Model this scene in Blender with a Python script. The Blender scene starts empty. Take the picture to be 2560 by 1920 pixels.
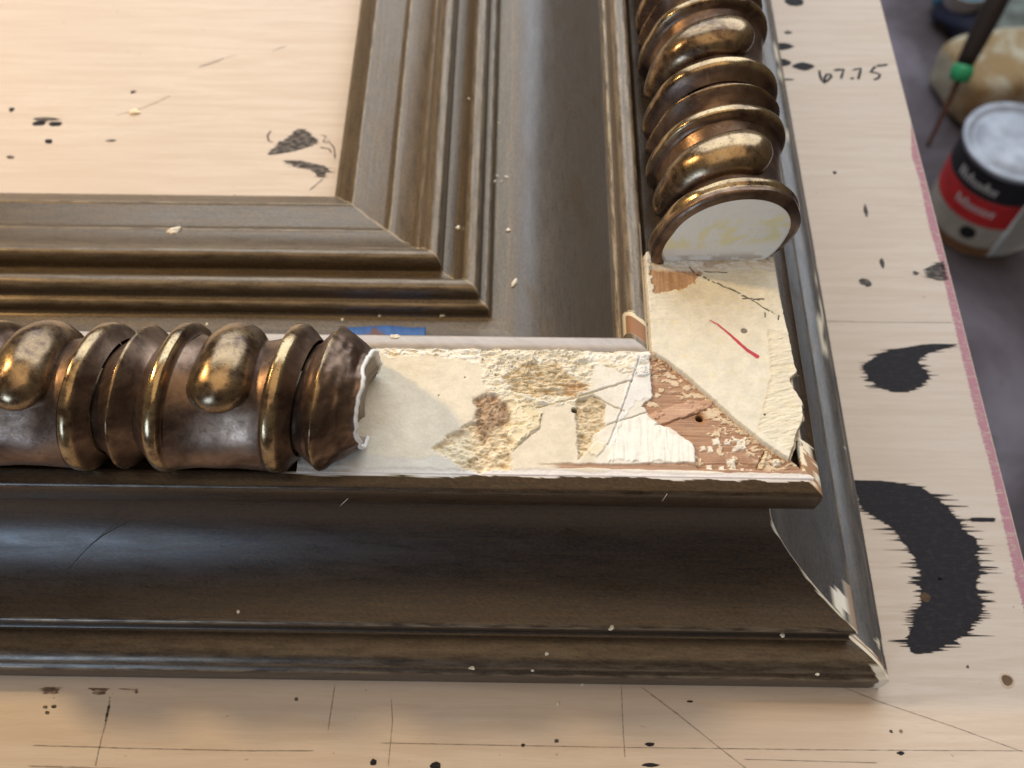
import bpy, bmesh, math, random
import numpy as np
from mathutils import Matrix, Vector

random.seed(7)
rng = np.random.default_rng(11)
S = bpy.context.scene
COL = S.collection
MM = 0.001

# ------------------------------------------------------------------ camera
FPX = 2588.0                                        # focal length in photo pixels (2560 wide)
CAM = np.array([67.25, -251.33, 297.9])             # mm; table top is z = 0
AX = np.array([[0.9999, -0.0130, -0.0051],          # rows: world axes seen in camera (right, up, forward)
               [0.0138, 0.8562, 0.5165],
               [0.0023, 0.5165, -0.8563]])
cam_d = bpy.data.cameras.new("camera")
cam_d.sensor_width = 36.0
cam_d.lens = FPX / 2560.0 * 36.0
cam_d.clip_start = 0.01
cam_d.clip_end = 50.0
cam_d.dof.use_dof = True
cam_d.dof.focus_distance = 0.262
cam_d.dof.aperture_fstop = 17.0
cam = bpy.data.objects.new("camera", cam_d)
COL.objects.link(cam)
Rm = Matrix((AX[:, 0], AX[:, 1], -AX[:, 2])).transposed().to_4x4()
Rm = Rm.to_quaternion().to_matrix().to_4x4()
cam.matrix_world = Matrix.Translation(Vector(CAM * MM)) @ Rm
S.camera = cam

# ------------------------------------------------------------------ world, lamps, exposure
W = bpy.data.worlds.new("World"); S.world = W; W.use_nodes = True
bg = W.node_tree.nodes["Background"]
bg.inputs[0].default_value = (1.0, 0.78, 0.55, 1.0)
bg.inputs[1].default_value = 0.12


def aim(o, tgt):
    d = Vector(tgt) - o.location
    o.rotation_euler = d.to_track_quat('-Z', 'Y').to_euler()


def area(name, loc, tgt, sx, sy, power, color):
    l = bpy.data.lights.new(name, 'AREA'); l.shape = 'RECTANGLE'
    l.size = sx; l.size_y = sy; l.energy = power; l.color = color
    o = bpy.data.objects.new(name, l); COL.objects.link(o); o.location = loc; aim(o, tgt)
    return o


area("window_light_back", (0.20, 1.12, 1.05), (0.08, -0.05, 0.05), 2.1, 1.4, 35.0, (0.84, 0.92, 1.0))
area("added_fill_light", (0.1, -0.25, 1.9), (0.05, -0.1, 0.0), 1.7, 1.7, 13.0, (1.0, 0.74, 0.46))  # warm overhead fill added to lift the shadows, not a real ceiling lamp
area("window_light_front", (-0.75, -1.45, 0.55), (-0.05, -0.15, 0.03), 0.45, 0.5, 9.0, (0.50, 0.72, 1.0))
lamp_d = bpy.data.lights.new("work_lamp_light", 'POINT')
lamp_d.energy = 20.5; lamp_d.color = (1.0, 0.67, 0.31); lamp_d.shadow_soft_size = 0.034
lamp = bpy.data.objects.new("work_lamp_light", lamp_d); COL.objects.link(lamp)
ld = np.array([-1.15, 0.46, 1.0]); ld /= np.linalg.norm(ld)
lamp.location = Vector(np.array([0.06, -0.11, 0.07]) + ld * 0.95)

S.view_settings.view_transform = 'Standard'
S.view_settings.look = 'None'
S.view_settings.exposure = 0.0
S.view_settings.gamma = 1.0
S.view_settings.use_curve_mapping = False
S.render.engine = 'CYCLES'
S.render.resolution_x = 1024; S.render.resolution_y = 768


# ------------------------------------------------------------------ geometry helpers (millimetres)
def ray(px, py):
    return AX @ np.array([(px - 1280) / FPX, -(py - 960) / FPX, 1.0])


def atz(px, py, z):
    r = ray(px, py); return CAM + r * ((z - CAM[2]) / r[2])


def D(x, y, z=0.0):
    """point of the displayed photo (2212 wide) on the height z"""
    k = 2560 / 2212.0
    return atz(x * k, y * k, z)


def smooth(a, b, x):
    t = np.clip((x - a) / (b - a), 0, 1); return t * t * (3 - 2 * t)


def _h(ix, iy, seed):
    n = (ix.astype(np.int64) * 374761393 + iy.astype(np.int64) * 668265263 + seed * 982451653) & 0xffffffff
    n = ((n ^ (n >> 13)) * 1274126177) & 0xffffffff
    return ((n ^ (n >> 16)) & 0xffff) / 65535.0


def vn(x, y, seed=0):
    x = np.asarray(x, float); y = np.asarray(y, float)
    ix = np.floor(x); iy = np.floor(y); fx = x - ix; fy = y - iy
    fx = fx * fx * (3 - 2 * fx); fy = fy * fy * (3 - 2 * fy)
    a = _h(ix, iy, seed); b = _h(ix + 1, iy, seed); c = _h(ix, iy + 1, seed); d = _h(ix + 1, iy + 1, seed)
    return (a * (1 - fx) + b * fx) * (1 - fy) + (c * (1 - fx) + d * fx) * fy


def fbm(x, y, seed=0, oct=4):
    s = 0; a = 0.5; t = 0
    for k in range(oct):
        s = s + a * vn(np.asarray(x) * 2 ** k + 17.3 * k, np.asarray(y) * 2 ** k + 5.1 * k, seed + k); t += a; a *= 0.5
    return s / t


def sdf(poly, X, Y):
    """signed distance to polygon, negative inside"""
    P = np.asarray(poly, float); n = len(P)
    d = np.full(X.shape, 1e18); ins = np.zeros(X.shape, bool)
    for i in range(n):
        ax, ay = P[i]; bx, by = P[(i + 1) % n]
        ex, ey = bx - ax, by - ay; wx, wy = X - ax, Y - ay
        t = np.clip((wx * ex + wy * ey) / (ex * ex + ey * ey + 1e-12), 0, 1)
        d = np.minimum(d, (wx - ex * t) ** 2 + (wy - ey * t) ** 2)
        c = ((ay > Y) != (by > Y)) & (X < (bx - ax) * (Y - ay) / ((by - ay) if by != ay else 1e-12) + ax)
        ins ^= c
    d = np.sqrt(d)
    return np.where(ins, -d, d)


def seg_d(pts, X, Y):
    d = np.full(X.shape, 1e18); tt = np.zeros(X.shape)
    n = len(pts) - 1
    for i in range(n):
        ax, ay = pts[i]; bx, by = pts[i + 1]
        ex, ey = bx - ax, by - ay
        t = np.clip(((X - ax) * ex + (Y - ay) * ey) / (ex * ex + ey * ey + 1e-12), 0, 1)
        q = np.hypot(X - ax - ex * t, Y - ay - ey * t)
        tt = np.where(q < d, (i + t) / n, tt); d = np.minimum(d, q)
    return d, tt


def link(name, verts, faces, mat, parent=None, smooth_sh=True, uv=None, attrs=None, colors=None, quads=None):
    me = bpy.data.meshes.new(name)
    V = np.asarray(verts, float) * MM
    if quads is not None:
        q = np.asarray(quads, np.int32)
        me.vertices.add(len(V)); me.vertices.foreach_set("co", V.astype(np.float32).ravel())
        me.loops.add(q.size); me.loops.foreach_set("vertex_index", q.ravel())
        me.polygons.add(len(q)); me.polygons.foreach_set("loop_start", np.arange(0, q.size, 4, dtype=np.int32))
        me.update(calc_edges=True); me.validate()
    else:
        me.from_pydata(V.tolist(), [], [list(f) for f in faces]); me.update()
    if smooth_sh:
        me.polygons.foreach_set("use_smooth", np.ones(len(me.polygons), bool))
    if uv is not None:
        l = me.uv_layers.new(name="UVMap")
        vi = np.zeros(len(me.loops), np.int32); me.loops.foreach_get("vertex_index", vi)
        l.data.foreach_set("uv", np.asarray(uv, np.float32)[vi].ravel())
    if attrs:
        for k, a in attrs.items():
            at = me.attributes.new(k, 'FLOAT', 'POINT'); at.data.foreach_set("value", np.asarray(a, np.float32).ravel())
    if colors is not None:
        at = me.attributes.new("Col", 'FLOAT_COLOR', 'POINT')
        at.data.foreach_set("color", np.asarray(colors, np.float32).ravel())
    if mat: me.materials.append(mat)
    o = bpy.data.objects.new(name, me); COL.objects.link(o)
    if parent: o.parent = parent
    return o


def tag(o, label=None, cat=None, group=None, kind=None):
    if label: o["label"] = label
    if cat: o["category"] = cat
    if group: o["group"] = group
    if kind: o["kind"] = kind
    return o


def empty(name, loc_mm=(0, 0, 0)):
    o = bpy.data.objects.new(name, None); COL.objects.link(o)
    o.location = Vector(np.asarray(loc_mm) * MM); o.empty_display_size = 0.02
    return o


def fix_normals(o):
    bm = bmesh.new(); bm.from_mesh(o.data); bmesh.ops.recalc_face_normals(bm, faces=bm.faces); bm.to_mesh(o.data); bm.free()


# ------------------------------------------------------------------ node helpers
class NT:
    def __init__(self, name):
        self.m = bpy.data.materials.new(name); self.m.use_nodes = True
        self.t = self.m.node_tree; self.b = self.t.nodes["Principled BSDF"]
        self.out = self.t.nodes["Material Output"]

    def n(self, typ, **kw):
        nd = self.t.nodes.new(typ)
        for k, v in kw.items(): setattr(nd, k, v)
        return nd

    def l(self, a, b): self.t.links.new(a, b)

    def set(self, sock, v):
        if hasattr(v, "links") or isinstance(v, bpy.types.NodeSocket): self.l(v, sock)
        elif isinstance(v, (tuple, list)) and len(v) == 3 and sock.type == 'RGBA': sock.default_value = (*v, 1)
        else: sock.default_value = v

    def coord(self, kind="Object", scale=(1, 1, 1)):
        tc = self.n("ShaderNodeTexCoord"); mp = self.n("ShaderNodeMapping")
        self.l(tc.outputs[kind], mp.inputs[0]); mp.inputs[3].default_value = scale
        return mp.outputs[0]

    def noise(self, vec, scale=1.0, detail=4, rough=0.55, dist=0.0):
        nd = self.n("ShaderNodeTexNoise"); self.l(vec, nd.inputs["Vector"])
        nd.inputs["Scale"].default_value = scale; nd.inputs["Detail"].default_value = detail
        nd.inputs["Roughness"].default_value = rough; nd.inputs["Distortion"].default_value = dist
        return nd.outputs[0]

    def ramp(self, fac, a, b, va=0.0, vb=1.0):
        nd = self.n("ShaderNodeMapRange"); nd.interpolation_type = 'SMOOTHSTEP'
        self.set(nd.inputs[0], fac)
        nd.inputs[1].default_value = a; nd.inputs[2].default_value = b
        nd.inputs[3].default_value = va; nd.inputs[4].default_value = vb
        return nd.outputs[0]

    def mix(self, fac, a, b, mode='MIX'):
        nd = self.n("ShaderNodeMix", data_type='RGBA', blend_type=mode)
        self.set(nd.inputs[0], fac); self.set(nd.inputs[6], a); self.set(nd.inputs[7], b)
        return nd.outputs[2]

    def math(self, op, a, b=0.0):
        nd = self.n("ShaderNodeMath", operation=op); self.set(nd.inputs[0], a); self.set(nd.inputs[1], b)
        return nd.outputs[0]

    def attr(self, name):
        nd = self.n("ShaderNodeAttribute", attribute_name=name); return nd

    def bump(self, h, strength=0.3, dist=0.0002):
        nd = self.n("ShaderNodeBump"); self.set(nd.inputs["Height"], h)
        nd.inputs["Strength"].default_value = strength; nd.inputs["Distance"].default_value = dist
        self.l(nd.outputs[0], self.b.inputs["Normal"])

    def P(self, **kw):
        for k, v in kw.items(): self.set(self.b.inputs[k.replace("_", " ")], v)
        return self.m


def plain(name, col, rough=0.6, metal=0.0, var=0.25, scale=300):
    q = NT(name); v = q.coord("Object")
    n = q.noise(v, scale, 4)
    c = q.mix(q.ramp(n, 0.3, 0.7), tuple(x * (1 - var) for x in col), tuple(min(1, x * (1 + var)) for x in col))
    q.bump(n, 0.15, 0.0003)
    return q.P(Base_Color=c, Roughness=rough, Metallic=metal)


def m_table():
    q = NT("plywood_top")
    g = q.noise(q.coord("Object", (22, 330, 1)), 1.0, 6, 0.6, 0.6)
    f = q.noise(q.coord("Object", (160, 3200, 1)), 1.0, 3, 0.6)
    b = q.noise(q.coord("Object", (9, 26, 1)), 1.0, 3, 0.5)
    sp = q.noise(q.coord("Object", (420, 520, 1)), 1.0, 2, 0.5)
    c = q.mix(q.ramp(g, 0.35, 0.68), (0.605, 0.53, 0.46), (0.545, 0.46, 0.385))
    c = q.mix(q.ramp(f, 0.45, 0.75, 0, 0.45), c, (0.50, 0.395, 0.31))
    c = q.mix(q.ramp(b, 0.42, 0.72, 0, 0.5), c, (0.54, 0.455, 0.39))
    c = q.mix(q.ramp(sp, 0.735, 0.78, 0, 0.55), c, (0.22, 0.15, 0.10))
    q.bump(q.mix(0.5, g, f), 0.12, 0.0004)
    return q.P(Base_Color=c, Roughness=0.62, Specular_IOR_Level=0.35)


def m_finish():
    """toned leaf over gesso: umber and olive streaks along the moulding, patina and painted window sheen as blue-grey bloom, rubbed arrises"""
    q = NT("toned_leaf_finish")
    s1 = q.noise(q.coord("UV", (0.035, 0.9, 1)), 1.0, 5, 0.62, 0.5)
    s2 = q.noise(q.coord("UV", (0.12, 5.5, 1)), 1.0, 3, 0.6)
    p = q.noise(q.coord("UV", (0.028, 0.055, 1)), 1.0, 4, 0.55, 0.8)
    p2 = q.noise(q.coord("UV", (0.06, 0.25, 1)), 1.0, 4, 0.6, 0.4)
    mo = q.noise(q.coord("UV", (0.30, 0.55, 1)), 1.0, 5, 0.68, 0.5)
    sp = q.noise(q.coord("UV", (1.3, 1.6, 1)), 1.0, 2, 0.5)
    gr = q.noise(q.coord("UV", (3.5, 4.5, 1)), 1.0, 2, 0.6)
    tone = q.attr("tone").outputs["Fac"]; wear = q.attr("wear").outputs["Fac"]
    colA = q.attr("Col")
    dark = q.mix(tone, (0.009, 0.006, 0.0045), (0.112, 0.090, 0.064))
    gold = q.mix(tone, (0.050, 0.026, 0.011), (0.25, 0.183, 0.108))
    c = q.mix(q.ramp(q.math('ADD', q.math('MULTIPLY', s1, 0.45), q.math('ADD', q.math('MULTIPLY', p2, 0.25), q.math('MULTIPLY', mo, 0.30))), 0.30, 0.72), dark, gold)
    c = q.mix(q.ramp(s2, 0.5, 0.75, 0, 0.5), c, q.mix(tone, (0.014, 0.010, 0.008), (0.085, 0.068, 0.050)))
    bl = q.math('MULTIPLY', q.ramp(p, 0.18, 0.46), q.attr("bloom_sheen").outputs["Fac"])
    c = q.mix(bl, c, q.mix(q.ramp(s2, 0.3, 0.7), (0.080, 0.090, 0.104), (0.142, 0.145, 0.158)))  # haze colour lifted to carry the cove's cool highlight as well
    c = q.mix(q.ramp(gr, 0.35, 0.75, 0, 0.30), c, (0.012, 0.010, 0.009))
    g2 = q.noise(q.coord("UV", (0.9, 1.5, 1)), 1.0, 4, 0.7)
    c = q.mix(q.ramp(g2, 0.42, 0.72, 0, 0.55), c, q.mix(tone, (0.085, 0.046, 0.020), (0.23, 0.175, 0.115)))
    c = q.mix(q.ramp(g2, 0.55, 0.28, 0, 0.45), c, (0.012, 0.009, 0.008))
    wr = q.math('MULTIPLY', wear, q.ramp(q.noise(q.coord("UV", (0.10, 0.6, 1)), 1.0, 4, 0.6), 0.36, 0.62))
    c = q.mix(wr, c, (0.38, 0.31, 0.22))
    c = q.mix(q.ramp(sp, 0.80, 0.83, 0, 0.55), c, (0.5, 0.46, 0.40))
    c = q.mix(colA.outputs["Alpha"], c, colA.outputs["Color"])
    metal = q.math('MULTIPLY', q.math('SUBTRACT', 1.0, colA.outputs["Alpha"]), 0.30)
    rg = q.ramp(q.math('ADD', q.math('MULTIPLY', p2, 0.5), q.math('MULTIPLY', gr, 0.5)), 0.3, 0.7, 0.22, 0.42)
    rg = q.math('ADD', rg, q.math('MULTIPLY', colA.outputs["Alpha"], 0.35))
    q.bump(q.math('ADD', q.math('MULTIPLY', s2, 0.6), q.math('MULTIPLY', gr, 0.4)), 0.12, 0.00025)
    return q.P(Base_Color=c, Roughness=rg, Metallic=metal, Specular_IOR_Level=0.42)


def m_gilt():
    q = NT("burnished_bronze_leaf")
    v = q.coord("Object")
    a = q.noise(v, 90, 5, 0.6, 0.6); b = q.noise(v, 420, 4, 0.6, 0.3); d = q.noise(v, 1500, 3, 0.6)
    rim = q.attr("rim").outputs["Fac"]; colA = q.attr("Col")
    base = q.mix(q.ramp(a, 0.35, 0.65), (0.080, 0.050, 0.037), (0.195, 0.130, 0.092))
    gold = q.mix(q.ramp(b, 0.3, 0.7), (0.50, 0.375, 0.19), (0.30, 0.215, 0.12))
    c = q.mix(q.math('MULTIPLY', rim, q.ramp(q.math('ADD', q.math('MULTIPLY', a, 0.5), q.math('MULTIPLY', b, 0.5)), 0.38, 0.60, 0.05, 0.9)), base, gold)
    c = q.mix(q.ramp(a, 0.60, 0.74, 0, 0.3), c, (0.20, 0.22, 0.235))
    c = q.mix(q.ramp(b, 0.60, 0.70, 0, 0.4), c, (0.030, 0.022, 0.018))
    c = q.mix(q.math('MULTIPLY', q.ramp(d, 0.60, 0.70, 0, 0.8), rim), c, (0.022, 0.016, 0.013))
    sc = q.noise(q.coord("Object", (300, 300, 2600)), 1.0, 3, 0.6)
    c = q.mix(q.ramp(sc, 0.60, 0.72, 0, 0.18), c, (0.34, 0.33, 0.32))
    c = q.mix(colA.outputs["Alpha"], c, colA.outputs["Color"])
    inv = q.math('SUBTRACT', 1.0, colA.outputs["Alpha"])
    rg = q.ramp(q.math('ADD', q.math('MULTIPLY', b, 0.6), q.math('MULTIPLY', d, 0.4)), 0.3, 0.7, 0.12, 0.30)
    rg = q.math('ADD', rg, q.math('MULTIPLY', q.math('SUBTRACT', 1.0, rim), 0.17))
    rg = q.math('ADD', rg, q.math('MULTIPLY', colA.outputs["Alpha"], 0.4))
    q.bump(q.math('ADD', q.math('MULTIPLY', a, 1.0), q.math('ADD', q.math('MULTIPLY', b, 0.35), q.math('MULTIPLY', d, 0.05))), 0.14, 0.0006)
    return q.P(Base_Color=c, Roughness=rg, Metallic=q.math('MULTIPLY', inv, 0.85))


def m_vcol(name, rough=0.8, var=0.12, bump=0.25):
    q = NT(name); v = q.coord("Object")
    n = q.noise(v, 1400, 4, 0.65); n2 = q.noise(v, 260, 4, 0.6)
    c = q.attr("Col").outputs["Color"]
    k = q.ramp(q.math('ADD', q.math('MULTIPLY', n, 0.5), q.math('MULTIPLY', n2, 0.5)), 0.3, 0.7, 1 - var, 1 + var * 0.4)
    cc = q.n("ShaderNodeCombineColor")
    for i in range(3): q.l(k, cc.inputs[i])
    c = q.mix(1.0, c, cc.outputs[0], 'MULTIPLY')
    q.bump(n, bump, 0.00015)
    return q.P(Base_Color=c, Roughness=rough, Specular_IOR_Level=0.3)


def m_ink(name, col, alpha=1.0, grain=0.5):
    """marks soaked into or drawn on wood: the wood grain shows through where the mark is thin"""
    q = NT(name)
    n = q.noise(q.coord("Object", (260, 1700, 1)), 1.0, 3, 0.6)
    a = q.attr("thin").outputs["Fac"]
    n3 = q.noise(q.coord("Object", (90, 5200, 1)), 1.0, 2, 0.5)
    e = q.math('ADD', a, q.math('MULTIPLY', q.math('SUBTRACT', q.math('ADD', q.math('MULTIPLY', n, 0.5), q.math('MULTIPLY', n3, 0.5)), 0.5), 2.2))
    k = q.math('MULTIPLY', q.math('MULTIPLY', q.math('MULTIPLY', q.ramp(e, 0.30, 0.62), q.ramp(a, 0.0, 0.12)), alpha), q.math('MULTIPLY', q.ramp(n, 0.25, 0.6, 1 - grain, 1.0), q.ramp(q.noise(q.coord('Object', (420, 700, 1)), 1.0, 3, 0.6), 0.32, 0.58, 1 - grain, 1.0)))
    tr = q.n("ShaderNodeBsdfTransparent"); mx = q.n("ShaderNodeMixShader")
    q.P(Base_Color=col, Roughness=0.7, Specular_IOR_Level=0.25)
    q.l(k, mx.inputs[0]); q.l(tr.outputs[0], mx.inputs[1]); q.l(q.b.outputs[0], mx.inputs[2])
    q.l(mx.outputs[0], q.out.inputs[0])
    return q.m


M_TABLE = m_table(); M_FIN = m_finish(); M_GILT = m_gilt()
M_GESSO = m_vcol("gesso_and_bare_wood"); M_CHIP = plain("plaster_chip", (0.80, 0.77, 0.68), 0.85, 0, 0.1, 900)
M_CHIPC = plain("cream_chip", (0.80, 0.66, 0.47), 0.8, 0, 0.1, 900)
M_INK = m_ink("black_stain", (0.012, 0.011, 0.016), 0.97, 0.10)
M_INKG = m_ink("grey_smudge", (0.030, 0.028, 0.032), 0.85, 0.42)
M_PENCIL = m_ink("pencil_mark", (0.07, 0.055, 0.05), 0.42, 0.45)
M_BROWN = m_ink("brown_stain", (0.10, 0.045, 0.025), 0.72, 0.6)
M_PINK = m_ink("pink_paint", (0.50, 0.22, 0.30), 0.8, 0.55)
M_HOLE = plain("hole_dark", (0.02, 0.014, 0.01), 0.9)

# ------------------------------------------------------------------ the surfaces
def slab(name, x0, x1, y0, y1, z0, z1, mat, parent=None, bev=0.4):
    bm = bmesh.new()
    vs = [bm.verts.new((x * MM, y * MM, z * MM)) for z in (z0, z1) for x, y in ((x0, y0), (x1, y0), (x1, y1), (x0, y1))]
    for f in ((3, 2, 1, 0), (4, 5, 6, 7), (0, 1, 5, 4), (1, 2, 6, 5), (2, 3, 7, 6), (3, 0, 4, 7)): bm.faces.new([vs[i] for i in f])
    if bev: bmesh.ops.bevel(bm, geom=bm.edges[:], offset=bev * MM, segments=2, affect='EDGES')
    me = bpy.data.meshes.new(name); bm.to_mesh(me); bm.free(); me.materials.append(mat)
    o = bpy.data.objects.new(name, me); COL.objects.link(o)
    if parent: o.parent = parent
    return o


EDGE_X = 222.5
table = tag(slab("tabletop", -900, EDGE_X, -520, 900, -18, 0, M_TABLE), kind="structure")
def m_floor():
    q = NT("painted_concrete"); v = q.coord("Object")
    a = q.noise(v, 4.5, 5, 0.6, 0.4); b = q.noise(v, 60, 4, 0.6)
    c = q.mix(q.ramp(a, 0.35, 0.65), (0.060, 0.048, 0.056), (0.185, 0.165, 0.205))
    c = q.mix(q.ramp(b, 0.55, 0.75, 0, 0.4), c, (0.035, 0.024, 0.022))
    return q.P(Base_Color=c, Roughness=0.75)
FLOOR_Z = -590.0
floor = tag(slab("floor", -2500, 2500, -2000, 3000, FLOOR_Z - 30, FLOOR_Z, m_floor(), None, 0), kind="structure")

# ------------------------------------------------------------------ frame profile
def bez(p0, p1, p2, n):
    t = np.linspace(0, 1, n)[:, None]
    p0, p1, p2 = map(np.array, (p0, p1, p2))
    return ((1 - t) ** 2 * p0 + 2 * t * (1 - t) * p1 + t ** 2 * p2).tolist()


PROFILE = {
    "sight_moulding": [(0.6, 1.0), (0.1, 4), (0, 10.8), (0.15, 11.4), (0.6, 11.9), (2.5, 13.1), (5, 14.6), (7.4, 16.1), (7.9, 16.5), (8.3, 16.5), (8.8, 16.3)]
        + bez((9.2, 16.3), (15, 16.9), (21.6, 18.6), 8) + [(21.9, 19.1), (22.3, 19.4), (22.8, 19.4)]
        + bez((23.2, 19.3), (28, 20.4), (32.2, 22.6), 7) + [(32.5, 23.2), (33, 23.7), (33.6, 23.9)]
        + bez((34, 24.0), (36.3, 28.4), (39.2, 28.4), 8) + bez((39.5, 28.35), (41.4, 28.1), (41.6, 24.0), 7) + [(41.7, 22.9), (42, 22.4)]
        + bez((42.3, 22.3), (47, 22.6), (48.4, 26.2), 7) + bez((48.6, 26.6), (49.2, 29.4), (51.6, 29.4), 6)
        + bez((52, 29.4), (54.3, 29.3), (54.5, 26.4), 6) + [(54.6, 25.0), (54.9, 24.5), (56, 24.5)] + bez((56.3, 24.5), (57.8, 24.3), (57.95, 22.2), 5) + [(58, 20.6)],
    "inner_cove": [(58, 20.6), (58.3, 20.0), (59, 19.7)] + bez((60, 19.7), (71, 19.5), (79, 25.6), 14) + bez((79.5, 26.0), (90.0, 35.0), (93.7, 60.6), 22) + [(94.1, 61.4)],
    "seat_fillet": [(94.1, 61.4), (94.8, 62.2), (95.5, 62.3), (95.8, 62.6), (96.2, 64.4)] + bez((96.4, 65.2), (97.0, 67.7), (98.8, 68.0), 7)
        + bez((99.2, 68.05), (101.5, 68.5), (101.9, 67.4), 6) + [(102.1, 66.6), (102.2, 65.6)],
    "bead_seat": [(102.2, 65.6), (102.4, 64.0), (120, 64.0), (137.8, 64.0), (138, 65.6)],
    "outer_lip": [(138, 65.6), (138.1, 67.0), (138.4, 67.45), (138.6, 67.5), (138.8, 67.5), (139.0, 67.48), (139.2, 67.44), (139.4, 67.4), (139.7, 67.3), (140.0, 67.22), (140.6, 67.05), (141.8, 66.65), (142.4, 66.3), (142.7, 65.8), (142.8, 65.0),
        (142.75, 61.5), (142.5, 58.6)] + bez((142.4, 58.0), (142.0, 56.6), (140, 56.3), 5) + [(137.2, 56.0)],
    "outer_cove": [(137.2, 56.0)] + bez((136.2, 55.0), (132.2, 40.0), (143.2, 29.6), 26) + bez((143.8, 29.1), (151, 22.6), (160.4, 20.2), 14) + [(161.1, 20.0), (161.6, 19.6), (161.8, 18.9)],
    "base_moulding": [(161.8, 18.9), (161.4, 16.5), (160.9, 14.2), (161.0, 13.2), (161.6, 12.9)] + bez((162.2, 12.9), (168.6, 13.4), (170.4, 10.4), 8)
        + [(170.7, 9.7), (171.2, 9.4), (171.7, 9.0), (171.9, 8.4), (171.8, 4), (171.6, 0.3)],
}
FULL = np.array([p for k in PROFILE for p in PROFILE[k]])
def z_of(u):                      # top surface of the moulding (upper envelope)
    best = 0.0
    for (u0, z0), (u1, z1) in zip(FULL[:-1], FULL[1:]):
        if min(u0, u1) <= u <= max(u0, u1) and abs(u1 - u0) > 1e-9:
            best = max(best, z0 + (z1 - z0) * (u - u0) / (u1 - u0))
    return best


def hit(px, py, member, extra=0.0):
    """where the sight line through a photo pixel meets the rail or the stile"""
    r = ray(px, py)
    for t in np.arange(150, 700, 0.15):
        p = CAM + r * t
        u = -p[1] if member == 'rail' else p[0]
        if 0 <= u <= 171.8 and p[2] <= z_of(u) + extra: return p
        if p[2] <= 0: return p
    return p


ZONE = {  # tone (lighter olive, partly lit difference painted in), bloom (blue-grey haze plus painted window sheen)
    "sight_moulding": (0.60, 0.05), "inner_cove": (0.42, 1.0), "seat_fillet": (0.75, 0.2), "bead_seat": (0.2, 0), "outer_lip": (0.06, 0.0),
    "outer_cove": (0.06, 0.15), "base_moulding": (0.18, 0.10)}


def curvature(P):
    """how sharply convex the profile is at each point -> rubbed arris"""
    d = np.diff(P, axis=0); a = np.arctan2(d[:, 1], d[:, 0])
    t = np.zeros(len(P)); da = -(np.diff(a) + np.pi) % (2 * np.pi) - np.pi
    t[1:-1] = -(((np.diff(a) + np.pi) % (2 * np.pi)) - np.pi)
    L = np.hypot(d[:, 0], d[:, 1])
    return np.clip(t, 0, 1.2)


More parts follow.
